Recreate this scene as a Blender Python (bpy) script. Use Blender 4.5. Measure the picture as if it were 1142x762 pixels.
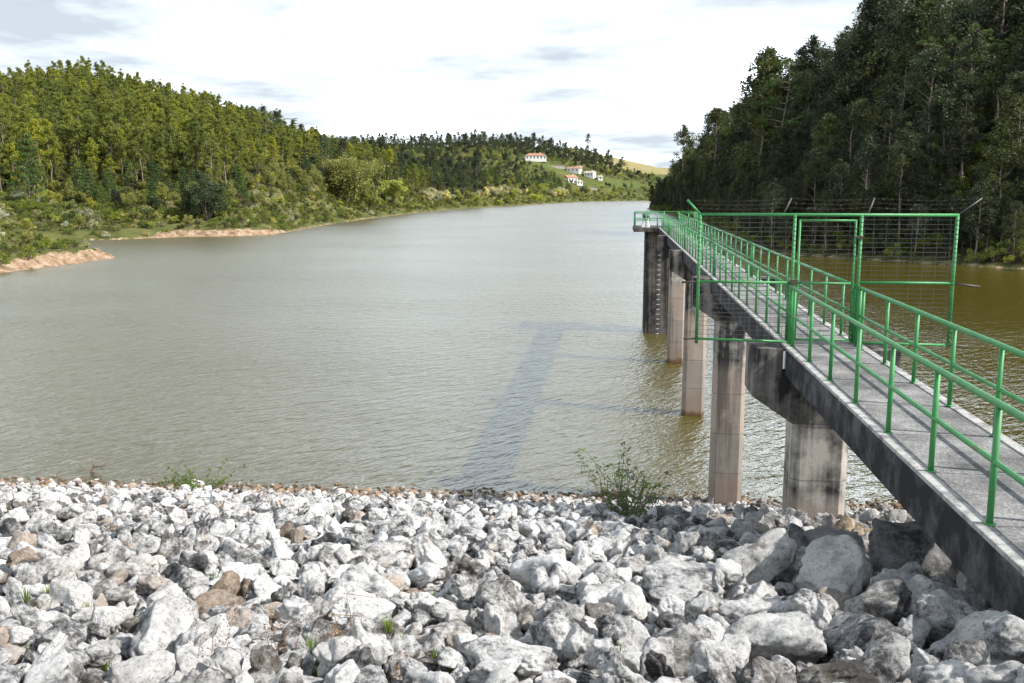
import bpy, math, random
import numpy as np
from mathutils import Vector, Matrix, Euler

random.seed(7); rng = np.random.default_rng(11)
S = bpy.context.scene
for o in list(bpy.data.objects): bpy.data.objects.remove(o)
R = math.radians

# ------------------------------------------------------------------ camera
CAMZ = 9.7                       # above the water (z = 0)
PITCH = math.atan(171/1050)
cd = bpy.data.cameras.new('camera'); cam = bpy.data.objects.new('camera', cd)
S.collection.objects.link(cam); S.camera = cam
cam.location = (0, 0, CAMZ); cam.rotation_euler = (math.pi/2 - PITCH, 0, 0)
cd.sensor_width = 36; cd.lens = 36*1050/1142; cd.clip_start = 0.1; cd.clip_end = 9000

# ------------------------------------------------------------------ sky, sun, exposure
SUN_AZ, SUN_EL = R(108), R(41)   # azimuth clockwise from +Y
sunv = Vector((math.sin(SUN_AZ)*math.cos(SUN_EL), math.cos(SUN_AZ)*math.cos(SUN_EL), math.sin(SUN_EL)))
W = bpy.data.worlds.new('World'); S.world = W; W.use_nodes = True
nt = W.node_tree; nt.nodes.clear()
def N(t, typ, **kw):
    n = t.nodes.new(typ)
    for k, v in kw.items():
        if k.startswith('i_'): n.inputs[k[2:].replace('_', ' ')].default_value = v
        else: setattr(n, k, v)
    return n
def L(t, a, b): t.links.new(a, b)
sky = N(nt, 'ShaderNodeTexSky', sky_type='NISHITA', sun_disc=False, sun_elevation=SUN_EL, sun_rotation=SUN_AZ, air_density=1.0, dust_density=1.5)
bg1 = N(nt, 'ShaderNodeBackground', i_Strength=0.08); L(nt, sky.outputs[0], bg1.inputs[0])
tc = N(nt, 'ShaderNodeTexCoord'); sp = N(nt, 'ShaderNodeSeparateXYZ'); L(nt, tc.outputs['Generated'], sp.inputs[0])
za = N(nt, 'ShaderNodeMath', operation='MAXIMUM'); L(nt, sp.outputs[2], za.inputs[0]); za.inputs[1].default_value = 0.0
zb = N(nt, 'ShaderNodeMath', operation='ADD'); L(nt, za.outputs[0], zb.inputs[0]); zb.inputs[1].default_value = 0.10
dx = N(nt, 'ShaderNodeMath', operation='DIVIDE'); L(nt, sp.outputs[0], dx.inputs[0]); L(nt, zb.outputs[0], dx.inputs[1])
dy = N(nt, 'ShaderNodeMath', operation='DIVIDE'); L(nt, sp.outputs[1], dy.inputs[0]); L(nt, zb.outputs[0], dy.inputs[1])
cx = N(nt, 'ShaderNodeCombineXYZ'); L(nt, dx.outputs[0], cx.inputs[0]); L(nt, dy.outputs[0], cx.inputs[1])
cx.inputs[2].default_value = 3.3
nz = N(nt, 'ShaderNodeTexNoise', i_Scale=0.55, i_Detail=7.0, i_Roughness=0.55); L(nt, cx.outputs[0], nz.inputs['Vector'])
cov = N(nt, 'ShaderNodeValToRGB'); 
lift = N(nt, 'ShaderNodeMath', operation='MULTIPLY_ADD'); lift.inputs[1].default_value = -0.80; lift.inputs[2].default_value = 0.17
hi = N(nt, 'ShaderNodeMath', operation='SUBTRACT', use_clamp=True); L(nt, za.outputs[0], hi.inputs[0]); hi.inputs[1].default_value = 0.42; L(nt, hi.outputs[0], lift.inputs[0])
cl = N(nt, 'ShaderNodeMath', operation='ADD'); L(nt, nz.outputs['Fac'], cl.inputs[0]); L(nt, lift.outputs[0], cl.inputs[1]); L(nt, cl.outputs[0], cov.inputs[0])
cov.color_ramp.elements[0].position = 0.40; cov.color_ramp.elements[1].position = 0.54
cov.color_ramp.elements[0].color = (0.05,)*3 + (1,)
cx2 = N(nt, 'ShaderNodeVectorMath', operation='ADD'); L(nt, cx.outputs[0], cx2.inputs[0]); cx2.inputs[1].default_value = (1.3, 7.7, 5.4)
nz2 = N(nt, 'ShaderNodeTexNoise', i_Scale=0.95, i_Detail=7.0, i_Roughness=0.58); L(nt, cx2.outputs[0], nz2.inputs['Vector'])
cr = N(nt, 'ShaderNodeValToRGB'); L(nt, nz2.outputs['Fac'], cr.inputs[0])
cr.color_ramp.elements[0].position = 0.38; cr.color_ramp.elements[0].color = (0.185, 0.21, 0.235, 1)
cr.color_ramp.elements[1].position = 0.575; cr.color_ramp.elements[1].color = (0.80, 0.90, 1.0, 1)
e_ = cr.color_ramp.elements.new(0.49); e_.color = (0.285, 0.31, 0.33, 1)
bg2 = N(nt, 'ShaderNodeBackground', i_Strength=2.5); L(nt, cr.outputs[0], bg2.inputs[0])
ms = N(nt, 'ShaderNodeMixShader'); L(nt, cov.outputs[0], ms.inputs[0]); L(nt, bg1.outputs[0], ms.inputs[1]); L(nt, bg2.outputs[0], ms.inputs[2])
wo = N(nt, 'ShaderNodeOutputWorld'); L(nt, ms.outputs[0], wo.inputs[0])

ld = bpy.data.lights.new('sun', 'SUN'); ld.energy = 5.0; ld.angle = R(0.53); ld.color = (1.0, 0.965, 0.915)
sun = bpy.data.objects.new('sun', ld); S.collection.objects.link(sun)
sun.rotation_euler = sunv.to_track_quat('Z', 'Y').to_euler(); sun.location = (40, -20, 60)
S.view_settings.view_transform = 'Standard'; S.view_settings.look = 'None'
S.view_settings.exposure = 0.54; S.view_settings.gamma = 1.0; S.view_settings.use_curve_mapping = False

# ------------------------------------------------------------------ helpers
COL = S.collection
class MB:
    """collects boxes, tubes and free faces; build() links them as one mesh object"""
    def __init__(s): s.v = []; s.f = []; s.m = []
    def add(s, vs, fs, mi=0):
        b = len(s.v); s.v += [tuple(p) for p in vs]; s.f += [tuple(b+i for i in f) for f in fs]; s.m += [mi]*len(fs); return s
    def box(s, lo, hi, M=None, mi=0):
        vs = [Vector((x, y, z)) for z in (lo[2], hi[2]) for y in (lo[1], hi[1]) for x in (lo[0], hi[0])]
        if M: vs = [M @ p for p in vs]
        return s.add(vs, [(0,2,3,1),(4,5,7,6),(0,1,5,4),(2,6,7,3),(0,4,6,2),(1,3,7,5)], mi)
    def tube(s, pts, rs, n=8, mi=0, cap=True):
        pts = [Vector(p) for p in pts]
        if not isinstance(rs, (list, tuple)): rs = [rs]*len(pts)
        vs = []; fs = []; prev = None
        for i, p in enumerate(pts):
            d = (pts[min(i+1, len(pts)-1)] - pts[max(i-1, 0)]).normalized()
            a = d.orthogonal().normalized() if prev is None else (prev - d*prev.dot(d)).normalized()
            prev = a; b = d.cross(a)
            for k in range(n):
                t = 2*math.pi*k/n; vs.append(p + (a*math.cos(t) + b*math.sin(t))*rs[i])
        for i in range(len(pts)-1):
            for k in range(n):
                q = (k+1) % n; fs.append((i*n+k, i*n+q, (i+1)*n+q, (i+1)*n+k))
        if cap: fs.append(tuple(range(n-1, -1, -1))); fs.append(tuple((len(pts)-1)*n+k for k in range(n)))
        return s.add(vs, fs, mi)
    def loft(s, rings, mi=0):
        n = len(rings[0]); vs = [p for r in rings for p in r]; fs = []
        for i in range(len(rings)-1):
            for k in range(n):
                q = (k+1) % n; fs.append((i*n+k, i*n+q, (i+1)*n+q, (i+1)*n+k))
        fs.append(tuple(range(n-1, -1, -1))); fs.append(tuple((len(rings)-1)*n+k for k in range(n)))
        return s.add(vs, fs, mi)
    def mesh(s, name, mats, smooth=False):
        me = bpy.data.meshes.new(name); me.from_pydata(s.v, [], s.f)
        for m in (mats if isinstance(mats, (list, tuple)) else [mats]): me.materials.append(m)
        if any(s.m): me.polygons.foreach_set('material_index', s.m)
        if smooth: me.polygons.foreach_set('use_smooth', [True]*len(s.f))
        me.update(); return me
    def build(s, name, mat, parent=None, smooth=False, bevel=0, loc=None):
        o = bpy.data.objects.new(name, s.mesh(name, mat, smooth)); COL.objects.link(o)
        if parent: o.parent = parent
        if loc is not None: o.location = loc
        if bevel:
            b = o.modifiers.new('bevel', 'BEVEL'); b.width = bevel; b.segments = 2; b.limit_method = 'ANGLE'
        return o
def obj(name, me, parent=None, loc=(0,0,0), rot=(0,0,0), scl=(1,1,1)):
    o = bpy.data.objects.new(name, me); COL.objects.link(o); o.parent = parent
    o.location = loc; o.rotation_euler = rot; o.scale = scl; return o
def empty(name, loc=(0,0,0), rot=(0,0,0), scl=(1,1,1)):
    o = obj(name, None, None, loc, rot, scl); o.empty_display_size = 0.5; return o
def tag(o, label=None, cat=None, group=None, kind=None):
    if label: o['label'] = label
    if cat: o['category'] = cat
    if group: o['group'] = group
    if kind: o['kind'] = kind
    return o
def npmesh(name, v, quads, mats, midx=None, smooth=False):
    """fast mesh from arrays; quads (n,4) or tris (n,3)"""
    me = bpy.data.meshes.new(name); k = quads.shape[1]; n = len(quads)
    me.vertices.add(len(v)); me.vertices.foreach_set('co', np.asarray(v, np.float32).ravel())
    me.loops.add(n*k); me.loops.foreach_set('vertex_index', quads.astype(np.int32).ravel())
    me.polygons.add(n); me.polygons.foreach_set('loop_start', np.arange(0, n*k, k, dtype=np.int32))
    me.polygons.foreach_set('loop_total', np.full(n, k, np.int32))
    for m in mats: me.materials.append(m)
    if midx is not None: me.polygons.foreach_set('material_index', np.asarray(midx, np.int32))
    if smooth: me.polygons.foreach_set('use_smooth', np.ones(n, bool))
    me.update(calc_edges=True); return me

# pixel of the photograph (1142 x 762) -> ray direction, used to work out real positions
CP, SP_ = math.cos(PITCH), math.sin(PITCH)
def ray(u, v):
    a = (u-571)/1050; b = -(v-381)/1050
    return Vector((a, CP + SP_*b, -SP_ + CP*b))
def at_z(u, v, z):
    d = ray(u, v); return Vector((0,0,CAMZ)) + d*((z-CAMZ)/d.z)
def at_y(u, v, y):
    d = ray(u, v); return Vector((0,0,CAMZ)) + d*(y/d.y)

# ------------------------------------------------------------------ materials
def mat(name):
    m = bpy.data.materials.new(name); m.use_nodes = True; t = m.node_tree
    return m, t, t.nodes['Principled BSDF']
def ramp(t, fac, stops):
    r = N(t, 'ShaderNodeValToRGB'); L(t, fac, r.inputs[0]); e = r.color_ramp.elements
    while len(e) < len(stops): e.new(0.5)
    for el, (p, c) in zip(e, stops): el.position = p; el.color = (*c, 1) if len(c) == 3 else c
    return r.outputs[0]
def noise(t, vec, scale, detail=4, rough=0.55, dist=0):
    n = N(t, 'ShaderNodeTexNoise', i_Scale=scale, i_Detail=detail, i_Roughness=rough, i_Distortion=dist)
    if vec is not None: L(t, vec, n.inputs['Vector'])
    return n.outputs['Fac']
def mix(t, fac, a, b, mode='MIX'):
    m = N(t, 'ShaderNodeMix', data_type='RGBA', blend_type=mode)
    if isinstance(fac, (int, float)): m.inputs[0].default_value = fac
    else: L(t, fac, m.inputs[0])
    for s, x in ((6, a), (7, b)):
        if isinstance(x, tuple): m.inputs[s].default_value = (*x, 1)
        else: L(t, x, m.inputs[s])
    return m.outputs[2]
def math_(t, op, a, b=None, c=None):
    m = N(t, 'ShaderNodeMath', operation=op)
    for i, x in enumerate((a, b, c)):
        if x is None: continue
        if isinstance(x, (int, float)): m.inputs[i].default_value = x
        else: L(t, x, m.inputs[i])
    return m.outputs[0]
def vscale(t, vec, s, rot=(0,0,0)):
    m = N(t, 'ShaderNodeMapping'); L(t, vec, m.inputs[0]); m.inputs['Scale'].default_value = s; m.inputs['Rotation'].default_value = rot
    return m.outputs[0]
def bump(t, b, h, strength, dist, normal=None):
    n = N(t, 'ShaderNodeBump', i_Strength=strength, i_Distance=dist); L(t, h, n.inputs['Height'])
    if normal is not None: L(t, normal, n.inputs['Normal'])
    if b is not None: L(t, n.outputs[0], b.inputs['Normal'])
    return n.outputs[0]
def rng_map(t, x, a, b, c=0.0, d=1.0):
    m = N(t, 'ShaderNodeMapRange'); L(t, x, m.inputs[0])
    for i, q in zip((1, 2, 3, 4), (a, b, c, d)): m.inputs[i].default_value = q
    return m.outputs[0]
MATS = {}
def stone_mat(name='limestone', dark=False):
    m, t, b = mat(name); g = N(t, 'ShaderNodeNewGeometry'); oi = N(t, 'ShaderNodeObjectInfo'); c = N(t, 'ShaderNodeTexCoord')
    P = g.outputs['Position']; sp = N(t, 'ShaderNodeSeparateXYZ'); L(t, P, sp.inputs[0])
    n1 = noise(t, P, 3.2, 7, 0.68); n2 = noise(t, P, 21, 8, 0.8); n3 = noise(t, P, 0.7, 3)
    a = math_(t, 'ADD', math_(t, 'MULTIPLY', n1, 0.55), math_(t, 'MULTIPLY', n2, 0.45))
    rr = rng_map(t, oi.outputs['Random'], 0, 1, -0.09, 0.07)
    a = math_(t, 'ADD', a, rr)
    col = ramp(t, a, [(0.365, (0.04, 0.039, 0.039)), (0.43, (0.19, 0.186, 0.184)), (0.475, (0.46, 0.452, 0.44)), (0.57, (0.70, 0.688, 0.668))])
    # some stones are ochre / rusty themselves, and a rust-stained belt follows the waterline
    r2 = math_(t, 'FRACT', math_(t, 'MULTIPLY', oi.outputs['Random'], 37.7))
    och = math_(t, 'MULTIPLY', math_(t, 'GREATER_THAN', r2, 0.95), rng_map(t, n1, 0.4, 0.6, 0.25, 0.75))
    col = mix(t, och, col, (0.33, 0.22, 0.13))
    sk = rng_map(t, noise(t, P, 38, 3, 0.7), 0.36, 0.44, 0.45, 0); col = mix(t, sk, col, (0.035, 0.034, 0.034))
    tint = math_(t, 'MULTIPLY', rng_map(t, n3, 0.52, 0.68), 0.22)
    col = mix(t, tint, col, (0.40, 0.33, 0.25))
    zz = math_(t, 'ADD', sp.outputs[2], math_(t, 'MULTIPLY', n1, -0.7))
    belt = math_(t, 'MULTIPLY', rng_map(t, zz, 0.10, -0.22, 0, 0.8), rng_map(t, r2, 0.2, 0.9, 0.1, 1.0))
    col = mix(t, belt, col, (0.32, 0.19, 0.10))
    # ochre rubble under the bridge
    d = N(t, 'ShaderNodeVectorMath', operation='DISTANCE'); L(t, P, d.inputs[0]); d.inputs[1].default_value = (5.9, 12.3, 5.0)
    yl = math_(t, 'MULTIPLY', rng_map(t, d.outputs['Value'], 1.9, 0.9), rng_map(t, n1, 0.35, 0.55, 0.3, 0.9))
    col = mix(t, yl, col, (0.42, 0.29, 0.12))
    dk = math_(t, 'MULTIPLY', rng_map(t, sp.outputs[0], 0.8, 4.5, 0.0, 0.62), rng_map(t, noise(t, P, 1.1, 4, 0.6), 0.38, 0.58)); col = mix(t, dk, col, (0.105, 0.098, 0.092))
    wet = rng_map(t, sp.outputs[2], 0.10, 0.02); col = mix(t, wet, col, (0.11, 0.075, 0.04))
    if dark: col = mix(t, 0.72, col, ramp(t, a, [(0.4, (0.022, 0.022, 0.024)), (0.6, (0.12, 0.118, 0.118))]))
    L(t, col, b.inputs['Base Color']); b.inputs['Roughness'].default_value = 0.92; b.inputs['Specular IOR Level'].default_value = 0.2
    nb = bump(t, None, n1, 0.8, 0.09); bump(t, b, n2, 0.9, 0.035, nb); return m
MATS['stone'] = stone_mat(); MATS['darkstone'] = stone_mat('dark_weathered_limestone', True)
def soil_mat():
    m, t, b = mat('gravel_bed'); g = N(t, 'ShaderNodeNewGeometry'); P = g.outputs['Position']
    n1 = noise(t, P, 22, 6, 0.7); n2 = noise(t, P, 1.3, 4)
    col = ramp(t, n1, [(0.3, (0.06, 0.05, 0.04)), (0.5, (0.19, 0.165, 0.135)), (0.7, (0.38, 0.35, 0.31))])
    col = mix(t, rng_map(t, n2, 0.45, 0.65, 0, 0.5), col, (0.17, 0.11, 0.06))
    L(t, col, b.inputs['Base Color']); b.inputs['Roughness'].default_value = 1.0; bump(t, b, n1, 1.0, 0.06); return m
MATS['bed'] = soil_mat()
def concrete_mat(name, light, dark, bias, tide=False, scale=1.0, sw=0.6):
    m, t, b = mat(name); g = N(t, 'ShaderNodeNewGeometry'); P = g.outputs['Position']
    sp = N(t, 'ShaderNodeSeparateXYZ'); L(t, P, sp.inputs[0])
    st = noise(t, vscale(t, P, (2.2, 2.2, 0.10)), 1.3*scale, 5, 0.6)      # run-off streaks
    n1 = noise(t, P, 2.2*scale, 6, 0.65); n2 = noise(t, P, 45, 4, 0.7)
    a = math_(t, 'ADD', math_(t, 'MULTIPLY', st, sw), math_(t, 'MULTIPLY', n1, 1-sw))
    col = ramp(t, a, [(bias-0.07, dark), (bias, tuple((x+y)/2.3 for x, y in zip(light, dark))), (bias+0.08, light)])
    if tide:
        zz = math_(t, 'ADD', sp.outputs[2], math_(t, 'MULTIPLY', n1, 0.5))
        pale = math_(t, 'MULTIPLY', rng_map(t, zz, 4.9, 4.5), rng_map(t, st, 0.36, 0.52, 0.25, 0.85))
        col = mix(t, pale, col, (0.38, 0.305, 0.245))
        col = mix(t, math_(t, 'MULTIPLY', rng_map(t, zz, 2.75, 2.6), 0.5), col, (0.22, 0.205, 0.18))
        col = mix(t, math_(t, 'MULTIPLY', rng_map(t, zz, 1.55, 1.0), 0.5), col, (0.23, 0.155, 0.11))
        col = mix(t, rng_map(t, zz, 0.55, 0.35), col, (0.12, 0.07, 0.035))
    fr = math_(t, 'FRACT', math_(t, 'MULTIPLY', math_(t, 'ADD', sp.outputs[2], math_(t, 'MULTIPLY', n1, 0.02)), 0.82))
    if tide: col = mix(t, math_(t, 'MULTIPLY', math_(t, 'LESS_THAN', fr, 0.022), 0.5), col, (0.05, 0.045, 0.04))
    col = mix(t, 0.35, col, ramp(t, n2, [(0.3, (0.35,)*3), (0.7, (1.0,)*3)]), 'MULTIPLY')
    L(t, col, b.inputs['Base Color']); b.inputs['Roughness'].default_value = 0.9; b.inputs['Specular IOR Level'].default_value = 0.25
    nb = bump(t, None, n1, 0.3, 0.03); bump(t, b, n2, 0.5, 0.008, nb); return m
MATS['pier'] = concrete_mat('pier_concrete', (0.46, 0.42, 0.37), (0.030, 0.029, 0.029), 0.50, tide=True)
MATS['tower'] = concrete_mat('tower_concrete', (0.16, 0.14, 0.125), (0.025, 0.023, 0.022), 0.52)
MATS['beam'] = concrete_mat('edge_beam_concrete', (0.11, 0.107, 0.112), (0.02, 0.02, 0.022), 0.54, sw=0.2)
def deck_mat():
    m, t, b = mat('deck_concrete'); g = N(t, 'ShaderNodeNewGeometry'); P = g.outputs['Position']; oi = N(t, 'ShaderNodeObjectInfo')
    n1 = noise(t, P, 1.7, 6, 0.65); n2 = noise(t, P, 38, 6, 0.8)
    col = ramp(t, n1, [(0.32, (0.10, 0.098, 0.096)), (0.5, (0.20, 0.195, 0.19)), (0.68, (0.32, 0.31, 0.30))])
    col = mix(t, 0.6, col, ramp(t, n2, [(0.40, (0.12,)*3), (0.60, (1.5,)*3)]), 'MULTIPLY')
    col = mix(t, 1.0, col, ramp(t, oi.outputs['Random'], [(0, (0.85,)*3), (1, (1.12,)*3)]), 'MULTIPLY')
    L(t, col, b.inputs['Base Color']); b.inputs['Roughness'].default_value = 0.95; b.inputs['Specular IOR Level'].default_value = 0.2
    bump(t, b, n2, 0.6, 0.01); return m
MATS['deck'] = deck_mat()
MATS['head'] = concrete_mat('crosshead_concrete', (0.26, 0.235, 0.21), (0.022, 0.021, 0.021), 0.53)
MATS['kerb'] = concrete_mat('kerb_concrete', (0.44, 0.43, 0.41), (0.20, 0.195, 0.19), 0.46, scale=2.5)
def paint_mat(name, base, rust):
    m, t, b = mat(name); g = N(t, 'ShaderNodeNewGeometry'); P = g.outputs['Position']
    n1 = noise(t, P, 5.0, 5, 0.65); n2 = noise(t, P, 60, 3, 0.7)
    col = ramp(t, n1, [(0.3, tuple(x*0.72 for x in base)), (0.55, base), (0.8, tuple(min(1, x*1.25+0.03) for x in base))])
    n4 = noise(t, P, 1.1, 4, 0.6); col = mix(t, rng_map(t, n4, 0.45, 0.7, 0, 0.35), col, tuple(min(1, x*0.75+0.09) for x in base))
    ch = math_(t, 'MULTIPLY', rng_map(t, n1, 0.62, 0.66), rng_map(t, n2, 0.4, 0.55))
    col = mix(t, math_(t, 'MULTIPLY', ch, rust), col, (0.12, 0.05, 0.02))
    L(t, col, b.inputs['Base Color']); b.inputs['Roughness'].default_value = 0.52; bump(t, b, n2, 0.12, 0.004); return m
MATS['green'] = paint_mat('green_paint', (0.032, 0.230, 0.055), 0.85)
MATS['wiregreen'] = paint_mat('wire_green', (0.02, 0.10, 0.035), 0.6)
MATS['wire'] = paint_mat('dull_wire', (0.05, 0.05, 0.045), 0.8)
MATS['rust'] = paint_mat('rusty_steel', (0.055, 0.035, 0.025), 0.6)
MATS['white'] = paint_mat('white_paint', (0.72, 0.71, 0.68), 0.2)
def plain(name, c, rough=0.8, var=0.3, scale=2.0):
    m, t, b = mat(name); tcx = N(t, 'ShaderNodeTexCoord'); n1 = noise(t, tcx.outputs['Object'], scale, 5, 0.6)
    col = ramp(t, n1, [(0.3, tuple(x*(1-var) for x in c)), (0.7, tuple(min(1, x*(1+var)) for x in c))])
    L(t, col, b.inputs['Base Color']); b.inputs['Roughness'].default_value = rough; return m
MATS['render'] = plain('lime_wash', (0.62, 0.60, 0.56), 0.9, 0.08, 0.5)
MATS['tile'] = plain('roof_tile', (0.34, 0.175, 0.11), 0.9, 0.3, 1.2)
MATS['glass'] = plain('window_glass', (0.05, 0.06, 0.07), 0.15, 0.2)
MATS['stonewall'] = plain('garden_wall', (0.42, 0.38, 0.33), 0.9, 0.3, 0.8)
def leaf_mat(name, c, trans=0.3, var=0.35, hue=0.5, scale=0.5, tip=None):
    """foliage: colour differs from tree to tree and from clump to clump"""
    m, t, b = mat(name); oi = N(t, 'ShaderNodeObjectInfo'); tcx = N(t, 'ShaderNodeTexCoord')
    n1 = noise(t, tcx.outputs['Object'], scale, 3, 0.6)
    col = ramp(t, n1, [(0.32, tuple(x*(1-var) for x in c)), (0.68, tuple(x*(1+var) for x in c))])
    if tip: col = mix(t, rng_map(t, noise(t, tcx.outputs['Object'], scale*0.6, 2), 0.5, 0.66), col, tip)
    r = oi.outputs['Random']
    col = mix(t, 1.0, col, ramp(t, r, [(0, (0.56, 0.63, 0.62)), (0.45, (0.95, 0.98, 0.95)), (0.8, (1.1, 1.1, 0.9)), (1, (1.5, 1.45, 0.80))]), 'MULTIPLY')
    b.inputs['Roughness'].default_value = 0.6; b.inputs['Specular IOR Level'].default_value = 0.3
    L(t, col, b.inputs['Base Color'])
    tr = N(t, 'ShaderNodeBsdfTranslucent'); L(t, mix(t, 1.0, col, (1.25, 1.2, 0.6), 'MULTIPLY'), tr.inputs[0])
    mx = N(t, 'ShaderNodeMixShader', i_Fac=trans); L(t, b.outputs[0], mx.inputs[1]); L(t, tr.outputs[0], mx.inputs[2])
    L(t, mx.outputs[0], t.nodes['Material Output'].inputs[0]); return m
MATS['euc'] = leaf_mat('eucalyptus_leaf', (0.165, 0.185, 0.044), 0.38, tip=(0.30, 0.295, 0.05))
MATS['eucd'] = leaf_mat('dark_eucalyptus_leaf', (0.048, 0.058, 0.034), 0.25, tip=(0.085, 0.098, 0.036))
MATS['eucg'] = leaf_mat('grey_green_leaf', (0.090, 0.110, 0.048), 0.25)
MATS['pine'] = leaf_mat('pine_needles', (0.075, 0.115, 0.034), 0.22)
MATS['round'] = leaf_mat('olive_green_leaf', (0.235, 0.235, 0.075), 0.35)
MATS['spring'] = leaf_mat('spring_leaf', (0.32, 0.34, 0.085), 0.35)
MATS['shrub'] = leaf_mat('shrub_leaf', (0.135, 0.165, 0.036), 0.33, tip=(0.28, 0.255, 0.045))
MATS['dryshrub'] = leaf_mat('dry_shrub_leaf', (0.34, 0.31, 0.15), 0.3)
MATS['reed'] = leaf_mat('pale_reed', (0.50, 0.455, 0.31), 0.35, 0.2)
MATS['blossom'] = leaf_mat('white_blossom', (0.46, 0.45, 0.36), 0.3, 0.25)
MATS['grass'] = leaf_mat('grass_blade', (0.13, 0.19, 0.03), 0.35, scale=4)
MATS['willow'] = leaf_mat('willow_leaf', (0.17, 0.235, 0.07), 0.35, scale=3)
MATS['dryweed'] = leaf_mat('dry_weed', (0.20, 0.11, 0.065), 0.2, scale=6)
MATS['bark'] = plain('pale_bark', (0.27, 0.235, 0.19), 0.9, 0.4, 1.5)
MATS['barkm'] = plain('grey_brown_bark', (0.20, 0.165, 0.125), 0.9, 0.4, 1.5)
MATS['barkd'] = plain('dark_bark', (0.13, 0.105, 0.08), 0.9, 0.4, 1.5)
MATS['drift'] = plain('driftwood', (0.17, 0.12, 0.09), 0.9, 0.3, 4)
def water_mat():
    m, t, b = mat('turbid_water'); tcx = N(t, 'ShaderNodeTexCoord'); P = tcx.outputs['Object']
    w1 = noise(t, vscale(t, vscale(t, P, (1, 1, 1), (0, 0, R(-54))), (0.32, 1.0, 1)), 4.2, 3, 0.5, 0.5)
    w2 = noise(t, vscale(t, vscale(t, P, (1, 1, 1), (0, 0, R(-32))), (0.35, 1.0, 1)), 1.7, 3, 0.5, 0.6)
    w3 = noise(t, P, 6.5, 2, 0.5)
    patch = rng_map(t, noise(t, vscale(t, P, (0.5, 1.0, 1), (0, 0, R(-15))), 0.055, 4, 0.55), 0.35, 0.65, 0.55, 1.0)
    h = math_(t, 'ADD', math_(t, 'ADD', math_(t, 'MULTIPLY', w1, 1.0), math_(t, 'MULTIPLY', w2, 1.25)), math_(t, 'MULTIPLY', w3, 0.22))
    sx = N(t, 'ShaderNodeSeparateXYZ'); L(t, P, sx.inputs[0])       # water in the lee of the bridge and the wooded bank lies calmer
    lee = math_(t, 'ADD', math_(t, 'SUBTRACT', sx.outputs[0], math_(t, 'MULTIPLY', sx.outputs[1], 0.11)), math_(t, 'MULTIPLY', noise(t, P, 0.12, 3), 4.0))
    lee = math_(t, 'DIVIDE', lee, math_(t, 'MULTIPLY_ADD', sx.outputs[1], 0.03, 1.0))
    h = math_(t, 'MULTIPLY', math_(t, 'MULTIPLY', h, patch), rng_map(t, lee, 0.8, 4.6, 1.0, 0.5)); L(t, rng_map(t, lee, 0.8, 4.4, 0.29, 0.11), b.inputs['Roughness'])
    nb = N(t, 'ShaderNodeBump', i_Strength=1.0, i_Distance=0.185); L(t, h, nb.inputs['Height']); L(t, nb.outputs[0], b.inputs['Normal'])
    n = noise(t, P, 0.02, 3)
    L(t, ramp(t, n, [(0.3, (0.066, 0.052, 0.005)), (0.7, (0.078, 0.062, 0.007))]), b.inputs['Base Color'])
    b.inputs['IOR'].default_value = 2.75; return m
MATS['water'] = water_mat()
def ground_mat():
    m, t, b = mat('hillside_ground'); g = N(t, 'ShaderNodeNewGeometry'); P = g.outputs['Position']
    def att(n):
        a = N(t, 'ShaderNodeAttribute', attribute_name=n); return a.outputs['Fac']
    n1 = noise(t, P, 0.12, 5, 0.65); n2 = noise(t, P, 0.9, 6, 0.7); n3 = noise(t, P, 0.35, 5, 0.7)
    col = ramp(t, n1, [(0.3, (0.045, 0.06, 0.018)), (0.5, (0.085, 0.095, 0.028)), (0.7, (0.15, 0.14, 0.05))])
    col = mix(t, rng_map(t, n3, 0.5, 0.7, 0, 0.6), col, (0.17, 0.15, 0.06))
    col = mix(t, att('meadow'), col, ramp(t, n3, [(0.3, (0.065, 0.095, 0.026)), (0.7, (0.13, 0.145, 0.045))]))
    sp = N(t, 'ShaderNodeSeparateXYZ'); L(t, vscale(t, P, (1, 1, 1), (0, 0, R(28))), sp.inputs[0])
    row = math_(t, 'SINE', math_(t, 'MULTIPLY', sp.outputs[0], 1.15))
    vine = ramp(t, math_(t, 'ADD', rng_map(t, row, -1, 1), math_(t, 'MULTIPLY', n3, 0.3)), [(0.35, (0.16, 0.165, 0.06)), (0.75, (0.34, 0.27, 0.13))])
    col = mix(t, att('vine'), col, vine)
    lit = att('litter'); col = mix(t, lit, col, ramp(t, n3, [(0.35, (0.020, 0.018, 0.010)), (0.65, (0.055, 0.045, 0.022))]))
    soil = ramp(t, n2, [(0.32, (0.10, 0.07, 0.045)), (0.48, (0.27, 0.18, 0.11)), (0.66, (0.41, 0.32, 0.23))])
    bare = rng_map(t, math_(t, 'ADD', att('bare'), math_(t, 'MULTIPLY', math_(t, 'SUBTRACT', n2, 0.5), 0.9)), 0.4, 0.6)
    col = mix(t, bare, col, soil)
    L(t, col, b.inputs['Base Color']); b.inputs['Roughness'].default_value = 1.0; b.inputs['Specular IOR Level'].default_value = 0.1
    bump(t, b, n2, 1.0, 0.35); return m
MATS['ground'] = ground_mat()

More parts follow.
